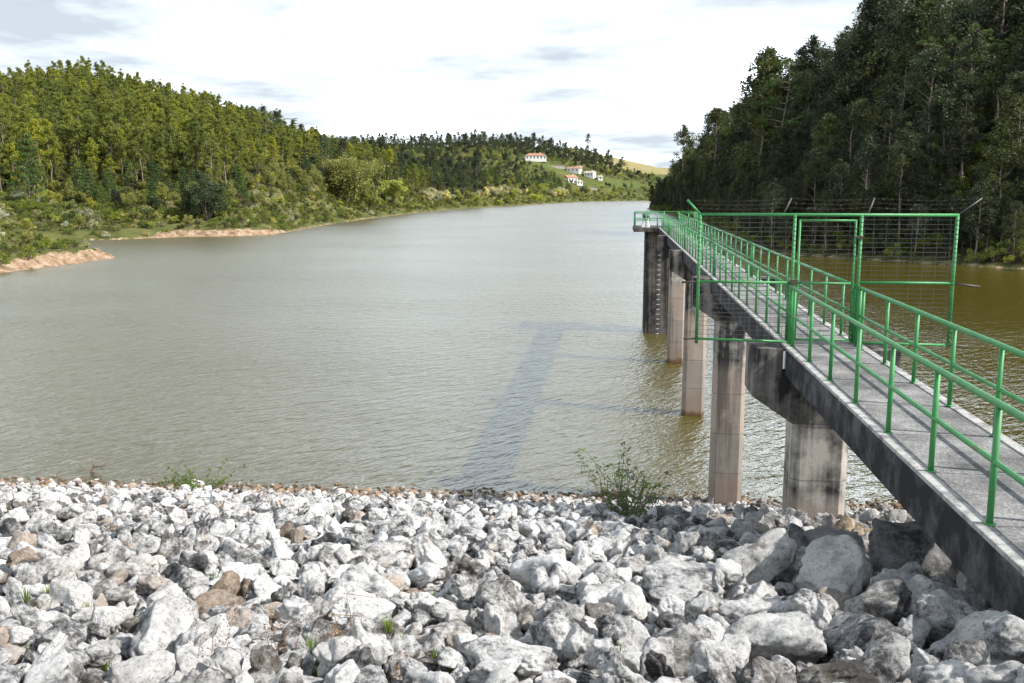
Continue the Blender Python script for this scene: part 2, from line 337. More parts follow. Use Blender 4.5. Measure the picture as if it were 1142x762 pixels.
# ------------------------------------------------------------------ terrain
LAKE = np.array([(-72, 3), (-66, 40), (-66, 75), (-61, 100), (-58.5, 112), (-56.5, 124), (-56.5, 133), (-60, 139), (-70, 143), (-84, 153), (-90, 165), (-84, 176),
    (-76, 180), (-67, 191), (-58, 193), (-50, 200), (-50, 218), (-50, 243), (-49, 270), (-47, 297), (-40, 360), (-28, 435), (-6, 510), (12, 570), (28, 616),
    (45, 670), (60, 702), (85, 730), (112, 752), (135, 745), (128, 690), (112, 600), (92, 510), (72, 462), (64, 450), (61, 400), (60, 360), (53, 265), (46, 200), (38, 150),
    (38, 143), (43, 136.5), (52, 126), (62, 114), (74, 98), (80, 60), (86, -3)], float)
def sdf(x, y):
    """signed distance to the lake shore, positive on land"""
    x = np.atleast_1d(np.asarray(x, float)); y = np.atleast_1d(np.asarray(y, float))
    d = np.full(x.shape, 1e9); ins = np.zeros(x.shape, bool); n = len(LAKE)
    for i in range(n):
        ax, ay = LAKE[i]; bx, by = LAKE[(i+1) % n]; ex, ey = bx-ax, by-ay
        t = np.clip(((x-ax)*ex + (y-ay)*ey)/(ex*ex+ey*ey), 0, 1)
        d = np.minimum(d, (x-ax-t*ex)**2 + (y-ay-t*ey)**2)
        c = (ay > y) != (by > y)
        if by != ay: ins ^= c & (x < ex*(y-ay)/(by-ay)+ax)
    return np.where(ins, -1, 1)*np.sqrt(d)
CTRL = np.array([
 (-80,150,3),(-66,122,2.8),(-75,115,4),(-80,100,5),(-120,120,11),(-100,60,8),(-90,20,9),(-130,20,12),(-100,150,5),(-130,170,9),(-86,190,3.5),(-108,205,7),(-104,230,12),(-140,240,15),
 (-60,215,4.5),(-70,235,9),(-60,270,8),(-90,300,20),(-130,300,28),(-170,310,30),(-175,390,47),(-205,380,37),(-230,380,25),(-290,350,18),(-200,280,18),(-120,420,34),(-58,350,9),(-75,460,13),(-40,460,6),
 (-95,380,24),(-30,520,10),(-60,600,18),(-150,600,26),(-200,500,24),(-100,520,13),(-400,400,35),(-300,200,20),(-250,100,30),
 (-10,950,52),(-150,950,48),(-80,950,50),(47,950,46),(78,950,35),(99,945,31),(130,960,22),(19,800,33),(40,800,28),(48,772,14),(71,790,19),(59,735,5),(90,770,7),(0,700,13),(-30,640,13),(-80,750,30),(-20,800,35),(10,740,20),
 (70,1150,57),(91,1150,54),(130,1150,45),(165,1150,36),(200,1150,28),(250,1200,25),(400,1200,30),(120,850,20),(150,900,16),(110,1050,30),(0,1200,50),(170,820,10),
 (-600,800,50),(-1500,2500,60),(0,2500,50),(1500,2500,60),(-1500,0,60),(1500,0,80),(-1000,1200,50),
 (62,200,12),(75,200,18),(100,200,29),(140,200,42),(52,155,8),(62,150,11),(75,140,14),(100,130,25),(140,130,40),(200,150,55),(66,280,9),(85,280,19),(110,300,31),(150,300,45),(75,400,9),(95,420,18),(130,430,26),
 (78,450,5),(105,500,10),(140,560,20),(150,650,15),(82,112,6),(110,90,16),(100,50,11),(150,60,27),(100,5,10),(140,0,18),(300,300,60),(300,100,60),(250,550,35),(300,800,25),
 (0,-40,-3),(0,-120,-6),(-60,-60,2),(70,-60,2),(-150,-150,20),(150,-150,20),(0,-600,0)], float)
_k = len(CTRL); _D = np.sqrt(((CTRL[:, None, :2]-CTRL[None, :, :2])**2).sum(-1)+9.0)
_A = np.zeros((_k+1, _k+1)); _A[:_k, :_k] = _D; _A[:_k, _k] = 1; _A[_k, :_k] = 1
_w = np.linalg.solve(_A, np.append(CTRL[:, 2], 0))
def vnoise(x, y, s, seed=0):
    a = np.zeros(np.shape(x), float)
    for k in range(5):
        r = np.random.default_rng(seed*31+k); th = r.uniform(0, 6.28); ph = r.uniform(0, 6.28, 2); f = s*(1+0.37*k)
        u = x*np.cos(th)+y*np.sin(th); w = -x*np.sin(th)+y*np.cos(th)
        a += np.sin(u*f+ph[0]+1.3*np.sin(w*f*0.7+ph[1]))/(1+0.3*k)
    return a/3.0
CLIFF = [(-56, 130, 9), (-59, 119, 7), (-66, 191, 4), (-55, 195, 8), (-49, 203, 5)]
def height(x, y):
    x = np.atleast_1d(np.asarray(x, float)); y = np.atleast_1d(np.asarray(y, float))
    h = np.full(x.shape, _w[_k])
    for i in range(_k): h += _w[i]*np.sqrt((x-CTRL[i, 0])**2+(y-CTRL[i, 1])**2+9.0)
    d = sdf(x, y) + 0.7*vnoise(x, y, 0.33, 2) + 0.35*vnoise(x, y, 1.1, 3)
    cm = np.zeros_like(x)
    for cx_, cy_, r in CLIFF: cm = np.maximum(cm, np.exp(-((x-cx_)**2+(y-cy_)**2)/r**2))
    cm = np.clip(cm*1.6, 0, 1)
    rough = 0.5*vnoise(x, y, 0.16, 4) + 0.3*vnoise(x, y, 0.5, 5) + 1.5*vnoise(x, y, 0.035, 6)*np.clip(d/60, 0, 1)
    sm = lambda a, b, q: (lambda s: s*s*(3-2*s))(np.clip((q-a)/(b-a), 0, 1))
    bank = 0.15 + np.clip(d*0.28, 0, 1.3)
    bank = bank*(1-cm) + cm*(0.1+1.25*sm(0.1, 2.4, d+0.8*vnoise(x, y, 1.5, 8))+0.35*vnoise(x, y, 1.9, 12)*np.clip(d, 0, 1))
    w = sm(1.5, 20, d)
    z = bank*(1-w) + np.maximum(h+rough, 1.2)*w
    z = np.where(y < 4, h*np.clip((4-y)/10, 0, 1)+z*(1-np.clip((4-y)/10, 0, 1)), z)
    return np.where(d < 0, np.maximum(-3.2, d*0.35-0.05), z), d, cm
def H(x, y): return float(height([x], [y])[0][0])
def seg(*parts): return np.concatenate([np.arange(a, b, s) for a, b, s in parts])
gx = 1.0*seg((-1600, -300, 50), (-300, -130, 5), (-130, -100, 2), (-100, -44, 0.8), (-44, 150, 2), (150, 300, 6), (300, 1601, 50))
gy = 1.0*seg((-240, 90, 10), (90, 108, 2), (108, 210, 0.9), (210, 310, 2), (310, 500, 4), (500, 1000, 7), (1000, 1240, 12), (1240, 3001, 60))
GX, GY = np.meshgrid(gx, gy); fx, fy = GX.ravel(), GY.ravel()
fz, fd, fc = height(fx, fy)
nx_, ny_ = len(gx), len(gy); I = np.arange(nx_*ny_).reshape(ny_, nx_)
q = np.stack([I[:-1, :-1], I[:-1, 1:], I[1:, 1:], I[1:, :-1]], -1).reshape(-1, 4)
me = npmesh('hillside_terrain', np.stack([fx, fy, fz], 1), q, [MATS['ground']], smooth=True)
def fattr(me, n, vals):
    a = me.attributes.new(n, 'FLOAT', 'POINT'); a.data.foreach_set('value', np.asarray(vals, np.float32))
bare = np.clip(fc*1.4, 0, 1)*(fd < 2.2+0.9*vnoise(fx, fy, 0.6, 21)) + 0.55*np.clip(1-fd/2.2, 0, 1)*(vnoise(fx, fy, 0.05, 9) > -0.5) - 0.3*(fd > 5)
fattr(me, 'bare', np.clip(bare, 0, 1))
vm = (fx > 70) & (fx < 260) & (fy > 1015)
fattr(me, 'vine', vm*1.0)
meadow = np.zeros_like(fx)
for cx_, cy_, rx, ry in [(35, 790, 22, 8), (68, 770, 16, 10), (95, 790, 25, 14), (120, 860, 25, 25), (95, 757, 20, 6)]:
    meadow = np.maximum(meadow, np.clip(1.6-1.6*(((fx-cx_)/rx)**2+((fy-cy_)/ry)**2), 0, 1))
fattr(me, 'meadow', meadow)
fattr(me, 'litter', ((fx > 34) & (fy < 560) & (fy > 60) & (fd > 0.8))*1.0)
terrain = obj('hillside_terrain', me); tag(terrain, 'rolling green hillsides round the reservoir with bare pink earth at the shore', None, kind='structure')
def hit(u, v, t0=60, t1=1500):
    """where a line of sight meets the terrain"""
    d = ray(u, v); ts = np.geomspace(t0, t1, 900)
    z = height(d.x*ts, d.y*ts)[0]; r = CAMZ + d.z*ts; k = np.argmax(z >= r)
    return Vector((d.x*ts[k], d.y*ts[k], z[k]))

# water: one sheet, its rim hidden inside the banks and the dam
wv = [(-125, 12, 0), (150, 12, 0), (150, 790, 0), (-125, 790, 0)]
water = MB().add(wv, [(0, 1, 2, 3)]).build('reservoir_water', MATS['water']); tag(water, 'rippled olive brown reservoir water', None, kind='structure')

# ------------------------------------------------------------------ dam with rip-rap
DA = R(-4.8)                                      # dam frame: t along the crest, n towards the water
Mdam = Matrix.Rotation(DA, 4, 'Z')
SL = 0.2655
def dz_(n): return 8.05 - SL*max(0, n-0.5) - 0.065*max(0, n-15) + 0.18*max(0, n-26.8) - 0.3*max(0, n-33)
def dam(t, n):
    p = Mdam @ Vector((t, n, 0)); p.z = dz_(n); return p
prof = [(-32, -3), (-6.5, 7.95), (-6, 8.05), (0.5, 8.05), (9, dz_(9)), (15, dz_(15)), (26.8, dz_(26.8)), (33, dz_(33)), (46, dz_(46))]
ts = np.linspace(-95, 105, 60); vs = []; fs = []
for i, t in enumerate(ts):
    for n, z in prof: p = Mdam @ Vector((t, n, 0)); vs.append((p.x, p.y, z-0.06))
k = len(prof)
for i in range(len(ts)-1):
    for j in range(k-1): fs.append((i*k+j, (i+1)*k+j, (i+1)*k+j+1, i*k+j+1))
slope = MB().add(vs, fs).build('dam_slope', MATS['bed'])
tag(slope, 'rip-rap slope of pale broken limestone on the dam', None, kind='structure')

def ico(sub):
    import bmesh
    bm = bmesh.new(); bmesh.ops.create_icosphere(bm, subdivisions=sub, radius=1)
    v = np.array([x.co[:] for x in bm.verts]); f = np.array([[y.index for y in x.verts] for x in bm.faces]); bm.free(); return v, f
IV4, IF4 = ico(5); IV3, IF3 = ico(4)
def stone_mesh(seed, V, F, name):
    r = np.random.default_rng(seed); m = r.integers(7, 12)
    nrm = r.normal(size=(m, 3)); nrm /= np.linalg.norm(nrm, axis=1)[:, None]
    nrm = np.vstack([nrm, [[0,0,1],[0,0,-1],[1,0,0],[-1,0,0],[0,1,0],[0,-1,0]]]); hh = r.uniform(0.55, 1.0, len(nrm))
    n2_ = r.normal(size=(16, 3)); n2_ /= np.linalg.norm(n2_, axis=1)[:, None]; nrm = np.vstack([nrm, n2_]); hh = np.append(hh, r.uniform(0.82, 1.05, 16))
    dt = V @ nrm.T; rad = np.where(dt > 0.05, hh/np.maximum(dt, 0.05), 9)
    p = 34.0; rs = (rad**-p).sum(1)**(-1/p)                 # slightly worn edges
    d = V.copy(); nz_ = np.zeros(len(V))
    for k in range(22):
        kv = r.normal(size=3)*r.choice([3.5, 7, 12, 20]); a = 0.15/np.linalg.norm(kv)**0.85; nz_ += a*np.sin(V@kv + r.uniform(0, 6.28))
    for k in range(6):                                          # chipped hollows
        c = r.normal(size=3); c /= np.linalg.norm(c); w = r.uniform(0.15, 0.4); nz_ -= 0.09*np.exp(-((V-c)**2).sum(1)/w**2)
    rs = rs*(1+nz_); v = d*rs[:, None]; v /= np.abs(v).max()
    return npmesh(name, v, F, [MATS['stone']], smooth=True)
NV = 16
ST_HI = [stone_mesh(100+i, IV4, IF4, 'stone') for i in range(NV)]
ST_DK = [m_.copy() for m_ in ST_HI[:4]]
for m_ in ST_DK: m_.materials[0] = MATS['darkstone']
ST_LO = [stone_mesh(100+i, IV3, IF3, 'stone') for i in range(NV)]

def scatter(name, pts, rots, scls, idx, variants, parent=None):
    """one 'stuff' object: its points carry real instances of the variant meshes"""
    me = bpy.data.meshes.new(name); n = len(pts); me.vertices.add(n)
    me.vertices.foreach_set('co', np.asarray(pts, np.float32).ravel())
    for an, val in (('rot', rots), ('scl', scls)):
        a = me.attributes.new(an, 'FLOAT_VECTOR', 'POINT'); a.data.foreach_set('vector', np.asarray(val, np.float32).ravel())
    a = me.attributes.new('idx', 'INT', 'POINT'); a.data.foreach_set('value', np.asarray(idx, np.int32))
    c = bpy.data.collections.new(name+'_kinds')
    for i, vm_ in enumerate(variants): c.objects.link(bpy.data.objects.new('%s_kind_%02d' % (name, i), vm_))
    g = bpy.data.node_groups.new(name, 'GeometryNodeTree')
    g.interface.new_socket('Geometry', in_out='INPUT', socket_type='NodeSocketGeometry')
    g.interface.new_socket('Geometry', in_out='OUTPUT', socket_type='NodeSocketGeometry')
    gi = g.nodes.new('NodeGroupInput'); go = g.nodes.new('NodeGroupOutput')
    ci = g.nodes.new('GeometryNodeCollectionInfo'); ci.inputs[0].default_value = c
    ci.inputs['Separate Children'].default_value = True; ci.inputs['Reset Children'].default_value = True
    ip = g.nodes.new('GeometryNodeInstanceOnPoints'); ip.inputs['Pick Instance'].default_value = True
    def na(n_, ty):
        x = g.nodes.new('GeometryNodeInputNamedAttribute'); x.data_type = ty; x.inputs[0].default_value = n_; return x.outputs[0]
    er = g.nodes.new('FunctionNodeEulerToRotation')
    g.links.new(gi.outputs[0], ip.inputs['Points']); g.links.new(ci.outputs[0], ip.inputs['Instance'])
    g.links.new(na('idx', 'INT'), ip.inputs['Instance Index']); g.links.new(na('rot', 'FLOAT_VECTOR'), er.inputs[0])
    g.links.new(er.outputs[0], ip.inputs['Rotation']); g.links.new(na('scl', 'FLOAT_VECTOR'), ip.inputs['Scale'])
    g.links.new(ip.outputs[0], go.inputs[0])
    o = obj(name, me, parent); md = o.modifiers.new('scatter', 'NODES'); md.node_group = g
    o['kind'] = 'stuff'; return o

# stones: dart throwing, big ones first
rr = random.Random(5); cells = {}; stones = []
def try_stone(t, n, r, over, lift):
    ci, cj = int(math.floor(t)), int(math.floor(n))
    for i in range(ci-1, ci+2):
        for j in range(cj-1, cj+2):
            for (a, b, s) in cells.get((i, j), ()):
                if (a-t)**2+(b-n)**2 < (over*(r+s))**2: return False
    cells.setdefault((ci, cj), []).append((t, n, r)); stones.append((t, n, r, lift)); return True
def rnd_tn(nmin=1.0, nmax=32.6, near=False):
    while True:
        n = nmin + (nmax-nmin)*(rr.random()**(1.6 if near else 0.85)); t = rr.uniform(-1, 1)*(0.64*n+4.0) + 0.083*n
        return t, n
# a few boulders that the photograph shows by themselves
def slope_hit(u, v):
    d = ray(u, v); nn = Mdam @ Vector((0, 1, 0)); c = Vector((0, 0, CAMZ))
    for k in range(4000):
        p = c + d*(2+k*0.01); n = p.dot(nn)
        if p.z <= dz_(n): break
    q = Mdam.inverted() @ Vector((p.x, p.y, 0)); return q.x, q.y
BOULD = [(1008, 645, 0.56), (935, 632, 0.44), (895, 628, 0.36), (760, 672, 0.52), (608, 655, 0.44), (925, 665, 0.48), (1040, 700, 0.36), (838, 650, 0.45),
         (700, 690, 0.34), (400, 700, 0.46), (190, 735, 0.42), (960, 740, 0.45), (1095, 690, 0.40), (860, 740, 0.40), (450, 625, 0.36), (240, 690, 0.34), (560, 690, 0.34), (1100, 740, 0.36), (1010, 690, .38), (980, 700, .34)]
for u, v, r in BOULD:
    if u < 720: r *= 0.72
    t, n = slope_hit(u, v); try_stone(t, n, r*0.9, 0.3, 0.7)
NB = len(stones)
for k in range(1500):
    t, n = rnd_tn(1.2, 29)
    right = 0.5 + 0.5*math.tanh((t+0.5)/3)
    if rr.random() > (0.16+0.84*right)*(1.0 if n < 18 else 0.35): continue
    try_stone(t, n, rr.uniform(0.19, 0.36)*(0.72 if n > 20 else 0.92), 0.80, 0.32)
for k in range(26000):
    t, n = rnd_tn(0.8, 29.7); try_stone(t, n, rr.uniform(0.085, 0.17)*(1.0 if n > 25 else 1), 0.78, rr.uniform(0.1, 0.6)*(0.8 if n > 26.5 else 1))
for k in range(42000):
    t, n = rnd_tn(0.8, 29.7); try_stone(t, n, rr.uniform(0.05, 0.09), 0.74, rr.uniform(0, 0.5))
for k in range(16000):
    t, n = rnd_tn(0.8, 13, True); try_stone(t, n, rr.uniform(0.03, 0.075), 0.72, 0.0)
nl = len(stones)
for k in range(4200):                               # a loose upper layer
    t, n = rnd_tn(0.8, 28)
    if any((t-a_)**2+(n-b_)**2 < (c_*1.15)**2 for a_, b_, c_, _l in stones[:NB]): continue
    stones.append((t, n, rr.uniform(0.07, 0.17)*(1.3 if t > 1 and n < 16 else 1), 1.0))
BB = []
for i, (t, n, r, lift) in enumerate(stones):
    p = dam(t, n)
    e = (rr.uniform(0.95, 1.35), rr.uniform(0.75, 1.05), rr.uniform(0.42, 0.75))
    p.z += r*e[2]*lift + (0.06 if i >= nl else 0)
    rot = (rr.gauss(0, 0.5), rr.gauss(0, 0.5), rr.uniform(0, 6.283)) if lift < 0.9 else (rr.gauss(0, 0.6), rr.gauss(0, 0.6), rr.uniform(0, 6.283))
    if i < 3: rot = (0.12, -0.1, rot[2]); e = (1.15, 0.95, 0.8)
    sc = (r*e[0], r*e[1], r*e[2]); vis = abs(p.x) < 0.56*p.y+0.2 and p.y > 4.6
    BB.append(((r/p.y) if vis else 0, p, rot, sc, (-1-i) if i < 3 else rr.randrange(NV)))
BB.sort(key=lambda s: -s[0])
for s in BB[:300]:
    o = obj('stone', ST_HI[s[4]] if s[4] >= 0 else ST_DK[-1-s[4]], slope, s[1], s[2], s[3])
    if s[4] == -1: o['label'] = 'large dark weathered boulder beside the footbridge'
rest = BB[300:]
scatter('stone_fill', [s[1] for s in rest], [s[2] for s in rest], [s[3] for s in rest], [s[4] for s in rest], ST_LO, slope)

# ------------------------------------------------------------------ footbridge to the intake tower
DZ = 7.13                                            # deck level
BA = math.atan2(0.1114, 1.013)                       # bridge heading
bd = Vector((math.sin(BA), math.cos(BA), 0)); br = Vector((math.cos(BA), -math.sin(BA), 0))
lp = at_z(954, 451, DZ)                              # a foot of the left railing
RAILW = 1.08
B0 = lp + br*(RAILW/2); B0 = B0 - bd*(B0.dot(bd))
Mb = Matrix.Translation((B0.x, B0.y, 0)) @ Matrix.Rotation(-BA, 4, 'Z')     # local x across, y along, z up
bridge = empty('footbridge', Mb.translation, (0, 0, -BA))
tag(bridge, 'long narrow concrete footbridge with green railings running out to the intake tower', 'footbridge')
def along(v): return at_z(688+ (v-210)*0.0, v, DZ)
S_START = 2.2
PIERS = [16.0, 28.3, 40.6, 53.0]; S_TOWER = 64.4
HW = RAILW/2 + 0.12                                  # half width of the deck
BW = 0.13; BH = 0.46
# deck panels between the edge beams
posts = [11.08*1.0]
POST0 = (lp - B0).dot(bd); STEP = 1.385
s = POST0 - STEP*math.floor((POST0-S_START)/STEP); first = s
pm = MB().box((-HW+BW+0.004, 0.008, DZ-0.14), (HW-BW-0.004, STEP-0.008, DZ-0.004)).mesh('deck_panel', MATS['deck'])
while s + STEP < S_TOWER - 1.4:
    obj('deck_panel', pm, bridge, (0, s, 0)); s += STEP
s_last = s
MB().box((-HW+BW+0.004, 0.008, DZ-0.14), (HW-BW-0.004, S_TOWER-1.5-s_last, DZ-0.004)).build('deck_panel', MATS['deck'], bridge, loc=(0, s_last, 0))
ends = [first] + PIERS + [S_TOWER-1.5]
for sx in (-1, 1):
    for a, b in zip(ends[:-1], ends[1:]):
        x0, x1 = (-HW, -HW+BW) if sx < 0 else (HW-BW, HW)
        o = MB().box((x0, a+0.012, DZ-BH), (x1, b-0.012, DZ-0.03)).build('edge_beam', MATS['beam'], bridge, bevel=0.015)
        MB().box((x0+0.004, a+0.012, DZ-0.032), (x1-0.004, b-0.012, DZ+0.012)).build('kerb', MATS['kerb'], o, bevel=0.008)
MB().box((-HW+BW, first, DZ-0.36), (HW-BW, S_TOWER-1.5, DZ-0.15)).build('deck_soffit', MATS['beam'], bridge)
# abutment in the dam
MB().box((-HW-0.2, S_START-1.2, 5.4), (HW+0.2, first-0.02, DZ+0.004)).build('abutment', MATS['pier'], bridge, bevel=0.02)
for i in range(5):
    MB().box((-0.62, S_START-1.2-0.3*(i+1), 6.2), (0.62, S_START-1.2-0.3*i-0.004, DZ+0.2*(i+1))).build('step', MATS['deck'], bridge, bevel=0.01)
def chamf(wx, wy, c, z, cx_=0, cy_=0):
    return [(cx_+x, cy_+y, z) for x, y in ((-wx+c,-wy),(wx-c,-wy),(wx,-wy+c),(wx,wy-c),(wx-c,wy),(-wx+c,wy),(-wx,wy-c),(-wx,-wy+c))]
for i, ps in enumerate(PIERS):
    wp = Mb @ Vector((0, ps, 0)); nn = (Mdam.inverted() @ wp).y
    zb_ = -3.4 if i > 1 else dz_(nn)-0.7
    w, dpt = 0.46, 0.42
    o = MB().loft([chamf(w, dpt, 0.13, zb_), chamf(w, dpt, 0.13, DZ-1.28)]).build('pier', MATS['pier'], bridge, loc=(0, ps, 0))
    cw = 1.17
    def hx(x, z, y0): return (x, y0, z)
    m = MB(); pts = [(-w-0.03, DZ-1.28), (w+0.03, DZ-1.28), (cw, DZ-0.82), (cw, DZ-0.02), (HW+0.01, DZ-0.02), (HW+0.01, DZ-BH-0.003), (-HW-0.01, DZ-BH-0.003), (-HW-0.01, DZ-0.02), (-cw, DZ-0.02), (-cw, DZ-0.82)]
    hd = dpt+0.02; n = len(pts)
    m.add([(x, -hd, z) for x, z in pts]+[(x, hd, z) for x, z in pts],
          [(0,1,2,5,6,9)[::1], (2,3,4,5), (6,7,8,9)] + [tuple(n+q_ for q_ in f[::-1]) for f in ((0,1,2,5,6,9), (2,3,4,5), (6,7,8,9))] +
          [(q_, n+q_, n+(q_+1) % n, (q_+1) % n) for q_ in range(n)])
    m.build('crosshead', MATS['head'], o, bevel=0.012)
    # casting joints left by the shuttering
    zz = zb_+0.9
    if i == 0: MB().tube([(-HW-0.02, -0.30, DZ-0.05), (-HW-0.02, -0.30, DZ-0.34)], 0.022, 8).build('drain_pipe', MATS['white'], bridge, loc=(0, ps-0.2, 0))
# railings: a part with its two rails, every post a sub-part
RH = 0.96
post_me = MB().tube([(0, 0, DZ-0.01), (0, 0, DZ+RH)], 0.026, 10).tube([(0,0,DZ+0.012),(0,0,DZ+0.02)], 0.05, 10).mesh('post', MATS['green'], True)
thick_me = MB().tube([(0, 0, DZ-0.01), (0, 0, DZ+RH)], 0.036, 10).tube([(0,0,DZ+0.012),(0,0,DZ+0.02)], 0.06, 10).mesh('post', MATS['green'], True)
S_GATE = PIERS[0] - 0.02
for sx in (-1, 1):
    x = sx*RAILW/2; m = MB()
    for a, b in zip(ends[:-1], ends[1:]):
        nseg = 6; js = [rr.uniform(-0.006, 0.006) for _ in range(nseg+1)]
        m.tube([(x+js[k], a+0.03+(b-a-0.06)*k/nseg, DZ+RH+js[-1-k]*0.6) for k in range(nseg+1)], 0.031, 12)
        m.tube([(x+js[k], a+0.03+(b-a-0.06)*k/nseg, DZ+RH*0.53) for k in range(nseg+1)], 0.024, 10)
    rail = m.build('railing', MATS['green'], bridge, True)
    s = first
    while s < S_TOWER-1.7:
        if min(abs(s-e) for e in PIERS) > 0.35: obj('post', post_me, rail, (x, s, 0))
        s += STEP
    for e in PIERS:
        for k in (-0.16, 0.16): obj('post', thick_me, rail, (x, e+k, 0))

# intake tower at the end of the bridge
T0 = Mb @ Vector((-0.15, S_TOWER+0.4, 0))
tower = empty('intake_tower', T0, (0, 0, -BA)); tag(tower, 'dark concrete intake tower with green railed platform at the end of the footbridge', 'intake tower')
MB().loft([chamf(1.1, 1.3, 0.05, -3.4, -0.25), chamf(1.1, 1.3, 0.05, DZ-0.3, -0.25)]).build('shaft', MATS['tower'], tower)
MB().box((-2.15, -1.9, DZ-0.28), (2.15, 2.0, DZ)).build('platform_slab', MATS['tower'], tower, bevel=0.02)
m = MB(); ct = [(-2.05, -1.8), (-2.05, 1.9), (2.05, 1.9), (2.05, -1.8)]
for h_ in (RH, RH*0.53):
    m.tube([(-0.6, -1.8, DZ+h_), (-2.05, -1.8, DZ+h_), (-2.05, 1.9, DZ+h_), (2.05, 1.9, DZ+h_), (2.05, -1.8, DZ+h_), (0.8, -1.8, DZ+h_)], 0.032, 8)
prail = m.build('platform_railing', MATS['green'], tower, True)
for x, y in [(-0.6, -1.8), (-1.35, -1.8), (-2.05, -1.8), (-2.05, -0.6), (-2.05, 0.6), (-2.05, 1.9), (-1.0, 1.9), (0, 1.9), (1.0, 1.9), (2.05, 1.9), (2.05, 0.6), (2.05, -0.6), (2.05, -1.8), (1.4, -1.8), (0.8, -1.8)]:
    obj('post', thick_me, prail, (x, y, 0))
lad = MB()
for x in (-0.56, -0.26): lad.tube([(x, -1.42, -0.5), (x, -1.42, DZ-0.35)], 0.022, 6)
lad = lad.build('ladder', MATS['wire'], tower)
rg = MB().tube([(-0.52, -1.42, 0), (-0.30, -1.42, 0)], 0.016, 6).mesh('rung', MATS['white'])
for k in range(21): obj('rung', rg, lad, (0, 0, -0.3+0.33*k))
hoist = empty('gate_hoist', tower.matrix_basis @ Vector((-1.35, -0.9, DZ)), (0, 0, -BA)); tag(hoist, 'white gate hoist standing on the intake tower platform', 'gate hoist')
MB().loft([chamf(0.28, 0.24, 0.04, 0), chamf(0.2, 0.18, 0.04, 0.62)]).build('pedestal', MATS['white'], hoist)
MB().loft([chamf(0.2, 0.2, 0.06, 0.62), chamf(0.22, 0.22, 0.08, 0.74), chamf(0.16, 0.16, 0.05, 0.88)]).build('gearbox', MATS['wire'], hoist)
m = MB(); m.tube([(0.23*math.cos(a), -0.26, 0.75+0.23*math.sin(a)) for a in np.linspace(0, 2*math.pi, 17)], 0.018, 6)
m.tube([(-0.22, -0.26, 0.75), (0.22, -0.26, 0.75)], 0.012, 6).tube([(0, -0.26, 0.53), (0, -0.26, 0.97)], 0.012, 6).tube([(0, -0.28, 0.75), (0, -0.1, 0.75)], 0.025, 8)
m.build('handwheel', MATS['green'], hoist, True)

# wire screen with a gate across the bridge
G0 = Mb @ Vector((0, S_GATE, DZ))
screen = empty('security_fence', G0, (0, 0, -BA)); tag(screen, 'green tube and wire mesh security fence with gate across the footbridge', 'fence')
XL, XR, GH = -2.06, 2.02, 2.14
def bindings(x, z0, z1, par, rad=0.026):
    m = MB(); z = z0
    while z < z1: m.tube([(x-0.002, 0, z), (x+0.002, 0, z+0.012)], rad+0.0055, 8); z += 0.075
    tag(m.build('wire_binding', MATS['wiregreen'], par, True), kind='stuff')
for x in (XL, -0.53, 0.53, XR):
    lo = 0.02 if abs(x) < 1 else -0.02
    p = MB().tube([(x, 0, lo), (x, 0, GH)], 0.028, 10).build('post', MATS['green'], screen, True)
    bindings(x, lo+0.05, GH-0.04, p)
MB().tube([(XL-0.02, 0, GH), (XR+0.02, 0, GH)], 0.026, 10).build('top_bar', MATS['green'], screen, True)
MB().tube([(XL, 0, 0.06), (-0.55, 0, 0.03)], 0.022, 8).build('bottom_bar', MATS['green'], screen, True)
MB().tube([(0.55, 0, 0.03), (XR, 0, 0.02)], 0.022, 8).build('bottom_bar', MATS['green'], screen, True)
MB().tube([(XL, 0, 1.03), (-0.53, 0, 1.02)], 0.022, 8).build('middle_bar', MATS['green'], screen, True)
MB().tube([(0.53, 0, 1.04), (XR, 0, 1.04)], 0.022, 8).build('middle_bar', MATS['green'], screen, True)
for a, b in (((XL, 0, 1.03), (XL-0.27, 0, 1.01)), ((XL, 0, 0.06), (XL-0.22, 0, 0.05)), ((XR, 0, 1.04), (XR+0.42, -0.02, 0.99)), ((XR, 0, 0.02), (XR+0.32, 0, 0.0))):
    MB().tube([a, b], 0.017, 8).build('bar_stub', MATS['rust'], screen, True)
def wires(x0, x1, z0, z1, y, par, hz=0.075, vx=0.2):
    m = MB(); z = z0
    while z <= z1:
        k = 5; sag = rr.uniform(0, 0.006)
        m.tube([(x0+(x1-x0)*i/k, y+rr.uniform(-0.003, 0.003), z-sag*math.sin(math.pi*i/k)) for i in range(k+1)], 0.0048, 4, cap=False); z += hz
    x = x0+vx
    while x < x1-0.02:
        m.tube([(x+rr.uniform(-0.004, 0.004), y, z0+(z1-z0)*i/4) for i in range(5)], 0.0032, 4, cap=False); x += vx
    return m.build('wire_mesh', MATS['wire'], par)
wires(XL, -0.53, 0.06, GH, 0.0, screen); wires(0.53, XR, 0.04, GH, 0.0, screen)
gate = MB()
for x in (-0.445, 0.445): gate.tube([(x, 0, 0.06), (x, 0, GH-0.075)], 0.019, 10)
for z in (0.075, 1.02, GH-0.09): gate.tube([(-0.445, 0, z), (0.445, 0, z)], 0.018, 10)
gate = gate.build('gate', MATS['green'], screen, True)
wires(-0.445, 0.445, 0.08, GH-0.1, -0.005, gate)
bindings(0.445, 0.12, GH-0.15, gate, 0.024)
for z in (0.35, 1.75): MB().box((0.45, -0.045, z), (0.56, 0.03, z+0.05)).build('hinge', MATS['rust'], gate, bevel=0.006)
MB().box((-0.56, -0.06, 1.0), (-0.44, 0.0, 1.08)).build('latch', MATS['rust'], gate, bevel=0.006)
